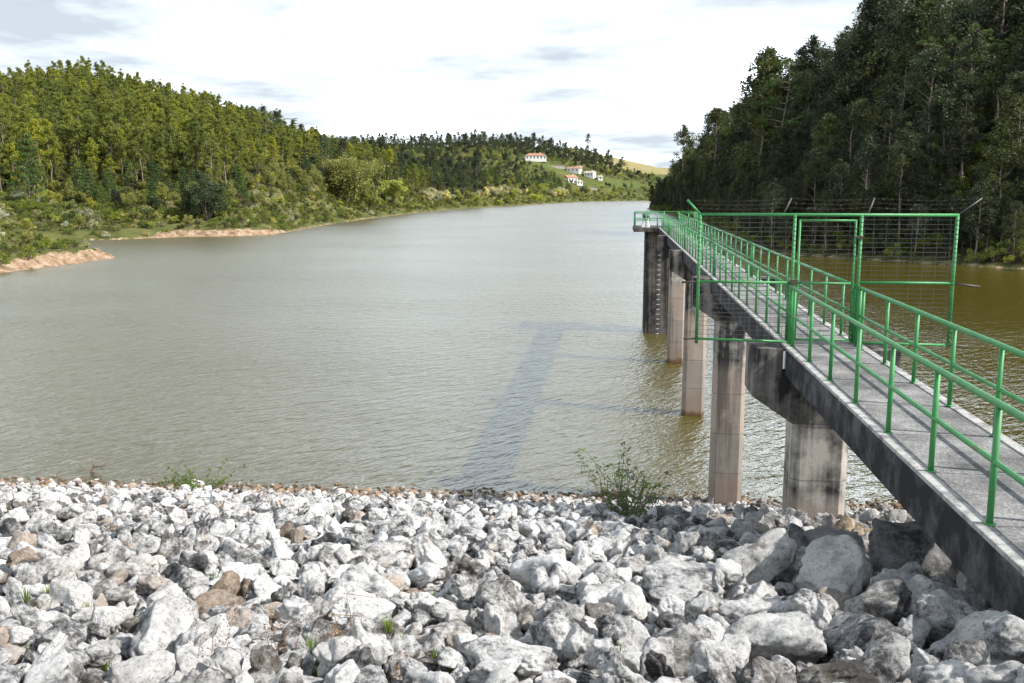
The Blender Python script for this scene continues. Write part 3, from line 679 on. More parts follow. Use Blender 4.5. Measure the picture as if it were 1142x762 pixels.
arms = [((XL, 0, GH), (XL-0.22, 0.02, GH+0.24), 'green'), ((-0.72, 0, GH), (-0.58, 0.12, GH+0.27), 'wire'), ((0.62, 0, GH), (0.74, 0.12, GH+0.27), 'wire'), ((XR, 0, GH), (XR+0.36, 0.02, GH+0.27), 'wire')]
for a, b, mm in arms: MB().tube([a, b], 0.020 if mm == 'green' else 0.013, 8).build('wire_arm', MATS[mm], screen, True)
for f in (0.45, 0.72, 0.98):
    m = MB(); pp = [Vector(a).lerp(Vector(b), f) for a, b, _ in arms]
    fine = []
    for a, b in zip(pp[:-1], pp[1:]):
        for i in range(12): q_ = a.lerp(b, i/12); fine.append((q_.x, q_.y, q_.z-0.03*math.sin(math.pi*i/12)))
    fine.append(tuple(pp[-1])); m.tube(fine, 0.0022, 4)
    for i in range(0, len(fine)-1):
        c = Vector(fine[i])
        for k in range(2):
            d = Vector((rr.uniform(-1, 1), rr.uniform(-1, 1), rr.uniform(-1, 1))).normalized()*0.028; m.tube([c-d, c+d], 0.0013, 3)
    m.build('barbed_wire', MATS['rust'], screen)

# ------------------------------------------------------------------ vegetation meshes
def leaves(cent, rad, n, lw, ll, r, up=0.0, flat=1.0, droop=0.0):
    """n leaf-shaped faces round each clump centre"""
    cent = np.asarray(cent, float); rad = np.asarray(rad, float); k = len(cent)
    c = np.repeat(cent, n, 0); rd = np.repeat(rad, n)
    d = r.normal(size=(k*n, 3)); d /= np.linalg.norm(d, axis=1)[:, None]
    q_ = r.random(k*n)**0.45; p = c + d*(rd*q_)[:, None]*np.array([1, 1, flat])
    a = r.normal(size=(k*n, 3)); a[:, 2] = a[:, 2]*(0.6)+up-droop; a /= np.linalg.norm(a, axis=1)[:, None]
    b = np.cross(a, r.normal(size=(k*n, 3))); b /= np.maximum(np.linalg.norm(b, axis=1), 1e-6)[:, None]
    s_ = r.uniform(0.65, 1.35, (k*n, 1)); A = a*ll*s_; B = b*lw*s_
    v = np.stack([p-A*0.5, p+B*0.5-A*0.05, p+A*0.5, p-B*0.5-A*0.05], 1).reshape(-1, 3)
    return v, np.arange(k*n*4).reshape(-1, 4)
def tube_np(paths, n=5):
    m = MB()
    for pts, rs in paths: m.tube(pts, rs, n, cap=False)
    return np.array(m.v), np.array(m.f)
def wob(p0, p1, r, k, amp):
    p0 = np.array(p0, float); p1 = np.array(p1, float)
    return [tuple(p0+(p1-p0)*i/k+(r.normal(size=3)*amp*(1 if 0 < i < k else 0))) for i in range(k+1)]
def g_euc(seed, Ht=18, bole=0.42, crown=2.6, ncl=30, nl=85, slim=False):
    r = np.random.default_rng(seed); top = np.array([r.normal()*0.5, r.normal()*0.5, Ht*0.96])
    tr = wob((0, 0, -0.6), top, r, 8, 0.16); P = [(tr, list(np.linspace(Ht*0.0125, 0.03, 9)))]; cen = []; rad = []
    def on(f): i = min(int(f*8), 7); w = f*8-i; return np.array(tr[i])*(1-w)+np.array(tr[i+1])*w
    for k in range(ncl):
        f = bole+(1-bole)*((k+r.random())/ncl)**0.9; s0 = on(f*0.97); a = r.uniform(0, 6.283)
        wide = crown*(math.sin(math.pi*min(1, (f-bole)/(1-bole)*0.80+0.18)))**0.8
        L_ = wide*r.uniform(0.45, 1.1); e = s0+np.array([math.cos(a)*L_, math.sin(a)*L_, L_*r.uniform(0.25, 0.95)])
        P.append((wob(s0, e, r, 3, 0.10), [0.055, 0.045, 0.03, 0.012]))
        cen.append(e); rad.append(r.uniform(0.75, 1.25)*(0.85 if slim else 0.9*crown/2.6))
        if r.random() < 0.5: cen.append(s0*0.45+e*0.55+r.normal(size=3)*0.3); rad.append(r.uniform(0.5, 0.8))
    for k in range(5): cen.append(top+np.array([0, 0, -0.6*k])+r.normal(size=3)*0.5); rad.append(0.7+0.12*k)
    return tube_np(P), leaves(cen, rad, nl, 0.19 if slim else 0.22, 0.42 if slim else 0.56, r, droop=0.35, flat=0.85)
def g_pine(seed, Ht=11, spread=3.4):
    r = np.random.default_rng(seed); tr = wob((0, 0, -0.5), (r.normal()*0.3, r.normal()*0.3, Ht), r, 7, 0.12)
    P = [(tr, list(np.linspace(Ht*0.016, 0.03, 8)))]; cen = []; rad = []
    nw = 9
    for w in range(nw):
        f = 0.22+0.76*w/(nw-1); z = Ht*f; nb = r.integers(5, 8); a0 = r.uniform(0, 6)
        for k in range(nb):
            a = a0+6.283*k/nb+r.normal()*0.2; L_ = spread*(1.02-f)**0.75*r.uniform(0.7, 1.15)
            x0, y0 = np.interp(z, [p[2] for p in tr], [p[0] for p in tr]), np.interp(z, [p[2] for p in tr], [p[1] for p in tr])
            e = np.array([x0+math.cos(a)*L_, y0+math.sin(a)*L_, z+L_*r.uniform(0.15, 0.45)])
            P.append((wob((x0, y0, z), e, r, 3, 0.06), [0.06, 0.045, 0.03, 0.012]))
            for q_ in (0.5, 0.78, 1.0): cen.append(np.array([x0, y0, z])*(1-q_)+e*q_+np.array([0, 0, 0.12])); rad.append(0.34+0.22*r.random()+0.12*(1-q_))
    cen.append(np.array(tr[-1])); rad.append(0.5)
    return tube_np(P), leaves(cen, rad, 26, 0.10, 0.5, r, up=0.6, flat=0.7)
def g_umb(seed, Ht=15, spread=3.8):
    """tall pine, bare below, its crown in flat open layers"""
    r = np.random.default_rng(seed); tr = wob((0, 0, -0.5), (r.normal()*0.8, r.normal()*0.8, Ht), r, 7, 0.2)
    P = [(tr, list(np.linspace(Ht*0.013, 0.04, 8)))]; cen = []; rad = []
    for k in range(18):
        f = 0.52+0.47*r.random(); z = Ht*f; a = r.uniform(0, 6.283); L_ = spread*r.uniform(0.4, 1.0)*(1.25-f)**0.4
        x0 = np.interp(z, [p[2] for p in tr], [p[0] for p in tr]); y0 = np.interp(z, [p[2] for p in tr], [p[1] for p in tr])
        e = np.array([x0+math.cos(a)*L_, y0+math.sin(a)*L_, z+L_*r.uniform(0.1, 0.5)])
        P.append((wob((x0, y0, z), e, r, 4, 0.12), [0.09, 0.07, 0.05, 0.035, 0.015]))
        for j in range(4): cen.append(e+r.normal(size=3)*np.array([0.55, 0.55, 0.18])); rad.append(r.uniform(0.4, 0.75))
    return tube_np(P), leaves(cen, rad, 42, 0.11, 0.42, r, up=0.4, flat=0.5)
def g_round(seed, Ht=8, spread=3.6, nl=85, lw=0.16, ll=0.3):
    r = np.random.default_rng(seed); P = []; cen = []; rad = []; base = (0, 0, -0.4); fork = (r.normal()*0.2, r.normal()*0.2, Ht*0.22)
    P.append((wob(base, fork, r, 3, 0.05), [Ht*0.03, Ht*0.026, Ht*0.023, Ht*0.02]))
    for k in range(12):
        a = 6.283*k/12+r.normal()*0.3; el = r.uniform(0.35, 1.4); L_ = r.uniform(0.75, 1.0)
        e = np.array([math.cos(a)*math.cos(el)*spread*0.8*L_, math.sin(a)*math.cos(el)*spread*0.8*L_, Ht*0.25+math.sin(el)*Ht*0.6*L_])
        pth = wob(fork, e, r, 4, 0.2); P.append((pth, [Ht*0.013, Ht*0.010, Ht*0.007, Ht*0.004, 0.01]))
        for j in range(4):
            f = r.uniform(0.55, 1.12); c = np.array(fork)*(1-f)+e*f+r.normal(size=3)*spread*0.14; cen.append(c); rad.append(spread*r.uniform(0.14, 0.27))
    return tube_np(P), leaves(cen, rad, nl, lw, ll, r, flat=0.9)
def g_shrub(seed, Ht=2.2, spread=1.5, ncl=14, nl=60, lw=0.11, ll=0.22, up=0.5):
    r = np.random.default_rng(seed); P = []; cen = []; rad = []
    for k in range(ncl):
        a = r.uniform(0, 6.283); f = math.sqrt(r.random()); hgt = Ht*r.uniform(0.3, 0.95)*(1-0.45*f*f)
        e = np.array([math.cos(a)*f*spread*0.8, math.sin(a)*f*spread*0.8, hgt])
        P.append((wob((e[0]*0.2, e[1]*0.2, -0.15), e, r, 3, 0.04), [0.035, 0.028, 0.02, 0.008])); cen.append(e*np.array([1, 1, 0.88])); rad.append(spread*r.uniform(0.22, 0.38))
    return tube_np(P), leaves(cen, rad, nl, lw, ll, r, up=up, flat=0.85)
def g_reed(seed, Ht=2.6, spread=1.1, nb=170):
    r = np.random.default_rng(seed); V = []; F = []
    for k in range(nb):
        a = r.uniform(0, 6.283); f = spread*0.35*math.sqrt(r.random()); b = np.array([math.cos(a)*f, math.sin(a)*f, -0.1]); a2 = a+r.normal()*0.6
        h_ = Ht*r.uniform(0.5, 1.0); out = spread*r.uniform(0.1, 0.75); w = 0.06
        mid = b+np.array([math.cos(a2)*out*0.35, math.sin(a2)*out*0.35, h_*0.7]); tip = b+np.array([math.cos(a2)*out, math.sin(a2)*out, h_])
        sd = np.array([-math.sin(a2), math.cos(a2), 0])*w; i = len(V); V += [b-sd*0.6, b+sd*0.6, mid+sd*1.6, mid-sd*1.6, tip+sd*1.5, tip-sd*1.5]; F += [(i, i+1, i+2, i+3), (i+3, i+2, i+4, i+5)]
    return (np.zeros((0, 3)), np.zeros((0, 4), int)), (np.array(V), np.array(F))
def two(gen, wood, leaf, name):
    (wv_, wf_), (lv, lf) = gen
    tm = npmesh('trunk', wv_, wf_, [MATS[wood]], smooth=True) if len(wf_) else None
    cm_ = npmesh('crown', lv, lf, [MATS[leaf]])
    if tm is None: return None, cm_, cm_
    j = npmesh(name, np.vstack([wv_, lv]), np.vstack([wf_, lf+len(wv_)]), [MATS[wood], MATS[leaf]], [0]*len(wf_)+[1]*len(lf))
    return tm, cm_, j
K = {}
K['euc'] = [two(g_euc(20+i, 17+2*(i % 3), 0.34, 2.3+0.5*(i % 2), 30, 90, True), 'barkm', 'euc', 'euc') for i in range(6)]
K['eucd'] = [two(g_euc(40+i, 22+3*(i % 3), 0.24, 4.3+0.8*(i % 2), 46, 95), 'barkm', 'eucd', 'eucd') for i in range(6)]
K['pine'] = [two(g_pine(60+i), 'barkd', 'pine', 'pine') for i in range(3)]
K['umb'] = [two(g_umb(70+i, 15+2*i), 'barkd', 'pine', 'umb') for i in range(3)]
K['round'] = [two(g_round(80+i), 'barkd', 'round', 'round') for i in range(4)]
K['rounddark'] = [two(g_round(85+i, 9, 3.4), 'barkd', 'eucd', 'rounddark') for i in range(3)]
K['spring'] = [two(g_round(90+i, 5.5, 3.2), 'barkd', 'spring', 'spring') for i in range(3)]
K['blossom'] = [two(g_shrub(96+i, 3.2, 2.2, 20), 'barkd', 'blossom', 'blossom') for i in range(2)]
K['shrub'] = [two(g_shrub(110+i), 'barkd', 'shrub', 'shrub') for i in range(5)]
K['dry'] = [two(g_shrub(120+i, 2.0, 1.6, 14), 'barkd', 'dryshrub', 'dry') for i in range(3)]
K['reed'] = [two(g_shrub(130+i, 2.6, 1.5, 18, 55, 0.10, 0.5, 1.6), 'reed', 'reed', 'reed') for i in range(3)]
K['dome'] = [two(g_round(141, 17, 9.5, 250, 0.24, 0.46), 'barkd', 'round', 'dome')]
K['bigdark'] = [two(g_round(143, 17, 6.0, 230, 0.22, 0.44), 'barkd', 'eucg', 'bigdark')]
NAMES = {'euc': 'eucalyptus_tree', 'eucd': 'eucalyptus_tree', 'pine': 'pine_tree', 'umb': 'pine_tree', 'round': 'broadleaf_tree', 'rounddark': 'broadleaf_tree', 'spring': 'willow_tree',
         'blossom': 'flowering_shrub', 'dome': 'broadleaf_tree', 'bigdark': 'broadleaf_tree', 'shrub': 'shrub', 'dry': 'dry_shrub', 'reed': 'reed_clump'}
def plant(kind, x, y, sc, label, cat, group=None, z=None, vi=None, rz=None, zs=1.0):
    vi = rr.randrange(len(K[kind])) if vi is None else vi
    tm, cm_, j = K[kind][vi]; rz = rr.uniform(0, 6.283) if rz is None else rz
    if z is None: z = H(x, y)
    if tm is None or cat == 'shrub':
        o = obj(NAMES[kind], j, None, (x, y, z), (0, 0, rz), (sc, sc, sc*zs))
    else:
        o = empty(NAMES[kind], (x, y, z), (0, 0, rz), (sc, sc, sc*zs)); obj('trunk', tm, o); obj('crown', cm_, o)
    return tag(o, label, cat, group)
def jitter_grid(x0, x1, y0, y1, step, r):
    xs, ys = np.meshgrid(np.arange(x0, x1, step), np.arange(y0, y1, step)); xs = xs.ravel()+r.uniform(-0.48, 0.48, xs.size)*step; ys = ys.ravel()+r.uniform(-0.48, 0.48, ys.size)*step
    return xs, ys
def U(x, y): return 571+1050*x/(y*1.0)*0.985      # approximate picture column of a place

# single trees the photograph shows by themselves
def place_px(kind, u, v, sc, label, cat, **kw):
    p = hit(u, v); return plant(kind, p.x, p.y, sc, label, cat, z=p.z-{'bigdark': 3.6, 'dome': 5.5}.get(kind, 0.1), **kw)
place_px('pine', 34, 234, 1.35, 'young bright green pine with spreading branches at the left edge', 'tree', vi=0)
place_px('bigdark', 232, 247, 0.95, 'big dark grey-green rounded tree near the left shore above the bare bank', 'tree', vi=0)
place_px('dome', 388, 228, 1.5, 'broad olive-green dome-shaped tree on the left shore slope', 'tree', vi=0, zs=1.0)
place_px('spring', 412, 238, 1.8, 'pale yellow-green rounded willow at the left waterside', 'tree', vi=0)
place_px('spring', 440, 230, 2.2, 'tall light green willow right behind the waterside willow', 'tree', vi=1)
place_px('bigdark', 1085, 262, 0.75, 'full grey-green round tree low in the shaded wood near the right edge', 'tree', vi=0)
place_px('dry', 325, 247, 2.0, 'pale straw-coloured round bush on the left shore', 'shrub', vi=0)

for u, y, top, vi, k, lb in [(846, 205, 48, 0, 'eucd', 'leftmost tall big-crowned eucalyptus where the right skyline steps up'), (872, 198, 62, 1, 'umb', 'open layered pine just right of the skyline step'),
        (902, 200, 38, 2, 'eucd', 'tall broad eucalyptus above the gate on the right skyline'), (938, 192, 46, 3, 'eucd', 'tall leaning eucalyptus right of the gate on the skyline'),
        (968, 185, -8, 4, 'eucd', 'very tall eucalyptus cut by the top edge above the fence'), (1010, 178, -30, 5, 'eucd', 'towering pale-trunked eucalyptus reaching past the top edge'), (800, 290, 118, 1, 'eucd', 'eucalyptus rising over the bridge left of the skyline step'), (762, 370, 138, 2, 'eucd', 'eucalyptus on the skyline above the platform end')]:
    x = at_y(u, 150, y).x; zg = H(x, y); ht = at_y(u, top, y).z-zg; hm = max(v_.co.z for v_ in K[k][vi][1].vertices); q_ = ht/hm
    plant(k, x, y, q_, lb, 'tree', z=zg, vi=vi)
# forests: every place is worked out first, the ones that show largest become things
cand = []      # (kind, x, y, scale, region)
r = np.random.default_rng(77)
xs, ys = jitter_grid(-330, -30, 205, 480, 3.5, r); zz_, dd, _ = height(xs, ys)
for x, y, d in zip(xs, ys, dd):
    u = U(x, y)
    if u < -60 or d < 12: continue
    line = 204 + 14*math.sin(x*0.06)
    if u < 285:
        if y < line+6 or d < 17:
            if d < 12 or r.random() < 0.45: continue
            kd = r.choice(['pine', 'round', 'rounddark', 'euc']); cand.append((kd, x, y, {'pine': 0.6, 'round': 0.6, 'rounddark': 0.6, 'euc': 0.35}[kd]*r.uniform(0.7, 1.25), 'left')); continue
        cand.append((r.choice(['euc', 'rounddark', 'round'], p=[0.88, 0.07, 0.05]), x, y, r.uniform(0.42, 0.88)*(1.0 if y < 300 else 0.85), 'left'))
    elif y > 335:
        kd = r.choice(['eucd', 'umb', 'euc', 'rounddark', 'round'], p=[0.1, 0.15, 0.3, 0.15, 0.3]); cand.append((kd, x, y, r.uniform(0.35, 0.6) if kd == 'eucd' else r.uniform(0.5, 0.8), 'left'))
    elif u < 345:
        kd = r.choice(['round', 'euc', 'rounddark'], p=[0.55, 0.3, 0.15])
        if d < 16: continue
        cand.append((kd, x, y, r.uniform(0.6, 0.95) if kd != 'euc' else r.uniform(0.45, 0.7), 'left'))
    else:
        kd = r.choice(['round', 'pine', 'rounddark', 'umb', 'spring'], p=[0.52, 0.13, 0.17, 0.05, 0.13])
        cand.append((kd, x, y, r.uniform(0.6, 0.95), 'left'))
xs, ys = jitter_grid(36, 190, 118, 520, 6.0, r); zz_, dd, _ = height(xs, ys)
for x, y, d in zip(xs, ys, dd):
    u = U(x, y)
    if d < 2.2 or d > 75 or u > 1230: continue
    if d < 9: kd, sc = ('eucd', r.uniform(0.36, 0.58)) if r.random() < 0.75 else ('rounddark', r.uniform(0.6, 0.9))
    elif d < 22: kd, sc = r.choice(['eucd', 'rounddark', 'umb', 'round'], p=[0.72, 0.13, 0.09, 0.06]), r.uniform(0.5, 0.8)
    else: kd, sc = r.choice(['eucd', 'umb'], p=[0.78, 0.22]), r.uniform(0.65, 1.15)
    if kd == 'umb': sc *= 1.05
    cand.append((kd, x, y, sc, 'right'))
xs, ys = jitter_grid(36, 110, 100, 470, 3.4, r); zz_, dd, _ = height(xs, ys)
for x, y, d in zip(xs, ys, dd):
    if 1.6 < d < 13 and U(x, y) < 1230: kd = r.choice(['eucd', 'rounddark']); cand.append((kd, x, y, r.uniform(0.24, 0.42) if kd == 'eucd' else r.uniform(0.4, 0.75), 'right'))
LAB = {('eucd', 'left', 0): ('dark broad eucalyptus on the left ridge', 'ridge eucalyptus'), ('eucd', 'left', 1): ('dark broad eucalyptus on the left ridge', 'ridge eucalyptus'),
       ('euc', 'left', 0): ('slender yellow-green eucalyptus, front of the left stand', 'eucalyptus stand on the left hillside'),
       ('euc', 'left', 1): ('slender yellow-green eucalyptus higher on the left hill', 'eucalyptus wood higher on the left hill'),
       ('round', 'left', 0): ('olive-green broadleaf tree on the left slope', 'broadleaf trees on the left slope'),
       ('rounddark', 'left', 0): ('dark grey-green broadleaf tree on the left slope', 'dark broadleaf trees on the left slope'),
       ('pine', 'left', 0): ('dark conical pine on the left slope', 'pines on the left slope'),
       ('spring', 'left', 0): ('pale spring-green tree on the left slope', 'spring-green trees on the left slope'),
       ('umb', 'left', 0): ('tall layered pine on the left ridge', 'layered pines on the left ridge'),
       ('eucd', 'right', 0): ('dark eucalyptus low on the right bank', 'eucalyptus along the right bank'),
       ('eucd', 'right', 1): ('tall dark pale-trunked eucalyptus up the right hillside', 'tall eucalyptus on the right hillside'),
       ('rounddark', 'right', 0): ('dark bushy broadleaf tree on the right bank', 'broadleaf trees on the right bank'),
       ('round', 'right', 0): ('lighter olive-green tree in the right wood', 'lighter trees in the right wood'),
       ('umb', 'right', 0): ('open-crowned pine in the shaded right wood', 'pines on the right hillside')}
def zone(x, y, reg):
    u = U(x, y); far_ = math.hypot(x, y)
    if reg == 'right':
        return ', ' + ('at the far tip' if u < 765 else 'over the far half of the bridge' if u < 850 else 'above the gate' if u < 955 else 'above the right fence wing' if u < 1070 else 'by the right picture edge')
    return ', ' + ('by the left picture edge' if u < 75 else 'below the hilltop' if u < 165 else 'above the bare bank' if u < 285 else 'towards the dip')
budget = {'eucs': 300, 'others': 300}
def fam(k): return 'eucs' if k in ('euc', 'eucd') else 'others'
def show(c):
    k, x, y, sc, reg = c; u = U(x, y); inn = 1 if -30 < u < 1170 else 0.15
    return inn*sc*(18 if fam(k) == 'eucs' else 9)/math.hypot(x, y)*(1.25 if reg == 'left' else 1.0)
cand.sort(key=lambda c: -show(c)); restt = []
for c in cand:
    k, x, y, sc, reg = c; f = fam(k)
    if budget[f] > 0 and -30 < U(x, y) < 1170:
        budget[f] -= 1
        band = 0
        if k == 'euc': band = 1 if y > 285 else 0
        if k == 'eucd': band = 1 if sc > 0.83 else 0
        lb, gp = LAB[(k, reg, band)]; md_ = {'euc': 0.76, 'eucd': 0.95 if band else 0.55, 'pine': 0.65, 'umb': 0.9}.get(k, 0.65)
        lb = ('very ' if lb[:4] == 'tall' else 'large ') + lb if sc > md_*1.12 else (lb.replace('tall ', 'lower ', 1) if lb[:4] == 'tall' else 'small '+lb) if sc < md_*0.88 else lb
        plant(k, x, y, sc, lb+zone(x, y, reg), 'tree', gp)
    else: restt.append(c)
def scatter_plants(name, lst, label, parent=None):
    kinds = sorted({c[0] for c in lst}); var = []; off = {}
    for k in kinds: off[k] = len(var); var += [t[2] for t in K[k]]
    X = np.array([c[1] for c in lst]); Y = np.array([c[2] for c in lst]); Z = height(X, Y)[0]
    rg_ = np.random.default_rng(len(lst)); sc = np.array([c[3] for c in lst]); n = len(lst)
    o = scatter(name, np.stack([X, Y, Z-0.05], 1), np.stack([np.zeros(n), np.zeros(n), rg_.uniform(0, 6.283, n)], 1), np.repeat(sc[:, None], 3, 1),
                [off[c[0]]+int(rg_.integers(len(K[c[0]]))) for c in lst], var)
    o['label'] = label; return o
scatter_plants('left_hill_wood', [c for c in restt if c[4] == 'left'], 'eucalyptus wood closing the upper left hill to its ridge')
scatter_plants('right_hill_wood', [c for c in restt if c[4] == 'right'], 'dark wood massed behind the front trees of the right hillside')

# far slopes across the water
far = []
xs, ys = jitter_grid(-190, 200, 470, 1010, 6.3, r); zz_, dd, _ = height(xs, ys)
HOUSE_CLEAR = [(19, 800, 24, 13), (40, 796, 14, 10), (50, 768, 17, 14), (72, 788, 20, 14), (95, 790, 24, 12), (35, 785, 20, 8), (118, 860, 26, 22), (62, 748, 18, 8), (95, 758, 16, 6)]
for x, y, d in zip(xs, ys, dd):
    u = U(x, y)
    if d < 10 or u < 380 or x > (60+y*0.11 if y < 840 else 118-(y-840)*0.22): continue
    if any(((x-a)/b_)**2+((y-c_)/e_)**2 < 1 for a, c_, b_, e_ in HOUSE_CLEAR): continue
    if y > 840: kd, sc = r.choice(['eucd', 'umb', 'rounddark', 'shrub'], p=[0.15, 0.10, 0.55, 0.2]), r.uniform(0.5, 0.75)
    elif y < 620 and x < 10: kd, sc = r.choice(['pine', 'rounddark', 'round', 'eucd', 'spring'], p=[0.27, 0.3, 0.2, 0.13, 0.1]), r.uniform(0.7, 1.0)
    else: kd, sc = r.choice(['round', 'rounddark', 'pine', 'spring', 'shrub', 'dry'], p=[0.26, 0.2, 0.14, 0.12, 0.2, 0.08]), r.uniform(0.55, 0.85)
    if kd in ('shrub', 'dry'): sc *= 1.7
    if kd == 'eucd': sc *= 0.8
    far.append((kd, x, y, sc))
scatter_plants('far_wood', far, 'mixed dark and light green woodland on the far slopes')
for u, v, k, sc, lb in [(656, 186, 'eucd', 0.8, 'tall slim tree on the skyline at the top of the vineyard'), (662, 186, 'rounddark', 0.85, 'round dark tree on the skyline beside the tall slim tree'), (650, 186, 'rounddark', 0.6, 'small dark tree left of the tall slim tree on the skyline')]:
    y = 1130; p = at_y(u, v, y); plant(k, p.x, y, sc, lb, 'tree')
for i, u in enumerate((440, 423, 470, 500, 520)):
    y = 520 if u < 450 else 905; p = at_y(u, 150, y); plant('umb' if i % 2 else 'eucd', p.x, y, 0.55, ['tall single tree rising above the dip right of the left hill', 'dark layered pine beside the dip right of the left hill', 'tall tree on the far ridge above the reed beds', 'layered pine on the far ridge', 'eucalyptus sticking out of the far ridge left of the villa'][i], 'tree')

# shrubs, reeds, blossom on the banks
sh = []
xs, ys = jitter_grid(-130, 110, 92, 480, 2.3, r); zz_, dd, cc = height(xs, ys)
for x, y, d, c_ in zip(xs, ys, dd, cc):
    u = U(x, y)
    if u < -40 or u > 1180 or d < (1.7 if c_ > 0.5 else 0.9) or d > (46 if -60 < x < 36 else 105) or (d > 46 and r.random() < 0.35): continue
    if x < 36:
        if d < 5 and r.random() < 0.45: continue
        kd = r.choice(['shrub', 'dry', 'round', 'blossom', 'spring'], p=[0.70, 0.17, 0.06, 0.045, 0.025]); sc = r.uniform(0.4, 1.0) if d < 12 else r.uniform(0.7, 1.5)
        if kd in ('round', 'spring'): sc *= 0.5
        if kd == 'blossom': sc *= 0.7
        sh.append((kd, x, y, sc, 'left'))
    elif d < 90: sh.append((r.choice(['shrub', 'dry', 'rounddark'], p=[0.72, 0.08, 0.2]) if d < 14 else r.choice(['shrub', 'rounddark'], p=[0.8, 0.2]), x, y, r.uniform(0.5, 1.1) if d < 14 else r.uniform(0.7, 1.5), 'right'))
    if sh and sh[-1][0] == 'rounddark': sh[-1] = sh[-1][:3]+(sh[-1][3]*0.42,)+sh[-1][4:]
sh.sort(key=lambda c: -c[3]/math.hypot(c[1], c[2])*(1 if c[0] == 'shrub' else 1.4))
nb_ = 0; rest_s = []
SL_ = {'shrub': ('low green gorse bush on the left bank', 'green bushes on the left bank'), 'dry': ('straw-coloured bush on the left bank', 'dry bushes on the left bank'),
       'spring': ('small pale green tree among the left bank bushes', 'small pale trees on the left bank'),
       'round': ('small olive-green tree among the bushes on the left bank', 'small trees among the left bank bushes'), 'blossom': ('whitish flowering shrub among the bushes on the left bank', 'flowering shrubs on the left bank')}
SR_ = {'rounddark': ('small dark tree low on the shaded right bank', 'small trees on the right bank'), 'shrub': ('dim green bush low on the right bank', 'bushes on the right bank'), 'dry': ('pale dry bush on the right bank', 'dry bushes on the right bank')}
for c in sh:
    if nb_ < 300 and -20 < U(c[1], c[2]) < 1160:
        nb_ += 1; lb, gp = (SL_ if c[4] == 'left' else SR_)[c[0]]; plant(c[0], c[1], c[2], c[3], (lb+(zone(c[1], c[2], 'right') if c[4] == 'right' else ', ' + ('on the near spit' if c[2] < 145 else 'behind the spit' if U(c[1], c[2]) < 190 else 'above the bare bank' if U(c[1], c[2]) < 300 else 'towards the willows'))) if c[3] < 0.95 else 'large '+lb.replace('low ', '').replace('small ', '')+(zone(c[1], c[2], 'right') if c[4] == 'right' else ', ' + ('on the near spit' if c[2] < 145 else 'behind the spit' if U(c[1], c[2]) < 190 else 'above the bare bank' if U(c[1], c[2]) < 300 else 'towards the willows')), 'tree' if c[0][:5] in ('round', 'sprin') else 'shrub', gp)
    else: rest_s.append(c)
scatter_plants('undergrowth', rest_s, 'low undergrowth between the trees and along the banks')
far_s = []
xs, ys = jitter_grid(-60, 130, 470, 800, 3.6, r); zz_, dd, cc = height(xs, ys)
for x, y, d in zip(xs, ys, dd):
    if 0.8 < d < 14 and x < 60+y*0.1: far_s.append((r.choice(['shrub', 'dry', 'spring'], p=[0.6, 0.32, 0.08]), x, y, r.uniform(0.6, 1.2)))
scatter_plants('far_bank_bushes', far_s, 'low bushes along the far waterline')
# reed belts: cream plumes at the waterside
for (u0, u1, v0, v1, n, nm) in [(474, 498, 227, 225, 12, 'left'), (500, 522, 225, 222, 10, 'middle'), (530, 585, 222, 219, 24, 'long'), (612, 632, 222, 220, 10, 'far')]:
    for i in range(n):
        f = (i+0.5)/n; p = hit(u0+(u1-u0)*f+rr.uniform(-1, 1), v0+(v1-v0)*f-rr.uniform(0, 4))
        plant('reed', p.x, p.y, rr.uniform(1.5, 2.3), {'left': 'cream reed clump in the nearest reed belt on the left shore', 'middle': 'cream reed clump in the second reed belt on the left shore', 'long': 'cream reed clump in the long reed belt below the villa', 'far': 'cream reed clump at the far end of the water'}[nm], 'reeds', nm+' reed belt', z=p.z)

# ------------------------------------------------------------------ houses across the water
def house(u, v, y, w, dpt, hgt, rot, label, hip=False, wins=4, roofh=1.6, roofm='tile'):
    w *= 0.88; dpt *= 0.88; hgt *= 0.86; roofh *= 0.9
    p = at_y(u, v, y); z = H(p.x, y); o = empty('house', (p.x, y, z-0.2), (0, 0, rot)); tag(o, label, 'house')
    MB().box((-w/2, -dpt/2, -1.5), (w/2, dpt/2, hgt)).build('wall', MATS['render'], o)
    e = 0.5; a = [(-w/2-e, -dpt/2-e, hgt+0.003), (w/2+e, -dpt/2-e, hgt+0.003), (w/2+e, dpt/2+e, hgt+0.003), (-w/2-e, dpt/2+e, hgt+0.003)]
    i = dpt/2 if hip else -0.0
    rd = [(-w/2-e+i, 0, hgt+roofh), (w/2+e-i, 0, hgt+roofh)]
    rf = MB().add(a+rd, [(0, 1, 5, 4), (2, 3, 4, 5), (1, 2, 5), (3, 0, 4), (3, 2, 1, 0)]).build('roof', MATS[roofm], o)
    MB().box((w*0.2, -0.35, hgt+roofh*0.5), (w*0.2+0.7, 0.35, hgt+roofh+0.7)).build('chimney', MATS['render'], rf)
    for k in range(wins):
        x = -w/2 + w*(k+0.5)/wins
        wi = MB().box((x-0.55, -dpt/2-0.03, hgt*0.35), (x+0.55, -dpt/2+0.05, hgt*0.8)).build('window', MATS['glass'], o)
        MB().box((x-0.65, -dpt/2-0.08, hgt*0.35-0.12), (x+0.65, -dpt/2+0.02, hgt*0.35-0.003)).build('sill', MATS['render'], wi)
    return o
house(597, 178, 800, 20, 9, 4.2, 0.12, 'long white villa with red hipped roof high on the far slope', True, 6, 2.2)
house(645, 178, 800, 6, 5, 3.0, 0.3, 'small white outbuilding right of the long villa', False, 2, 1.0, 'stonewall')
house(640, 197, 792, 12, 8, 3.6, -0.35, 'white house with low red roof below the villa', False, 3, 1.7)
house(636, 207, 770, 11, 8, 4.2, 0.55, 'white house with bright orange gabled roof nearest the water', False, 3, 2.3)
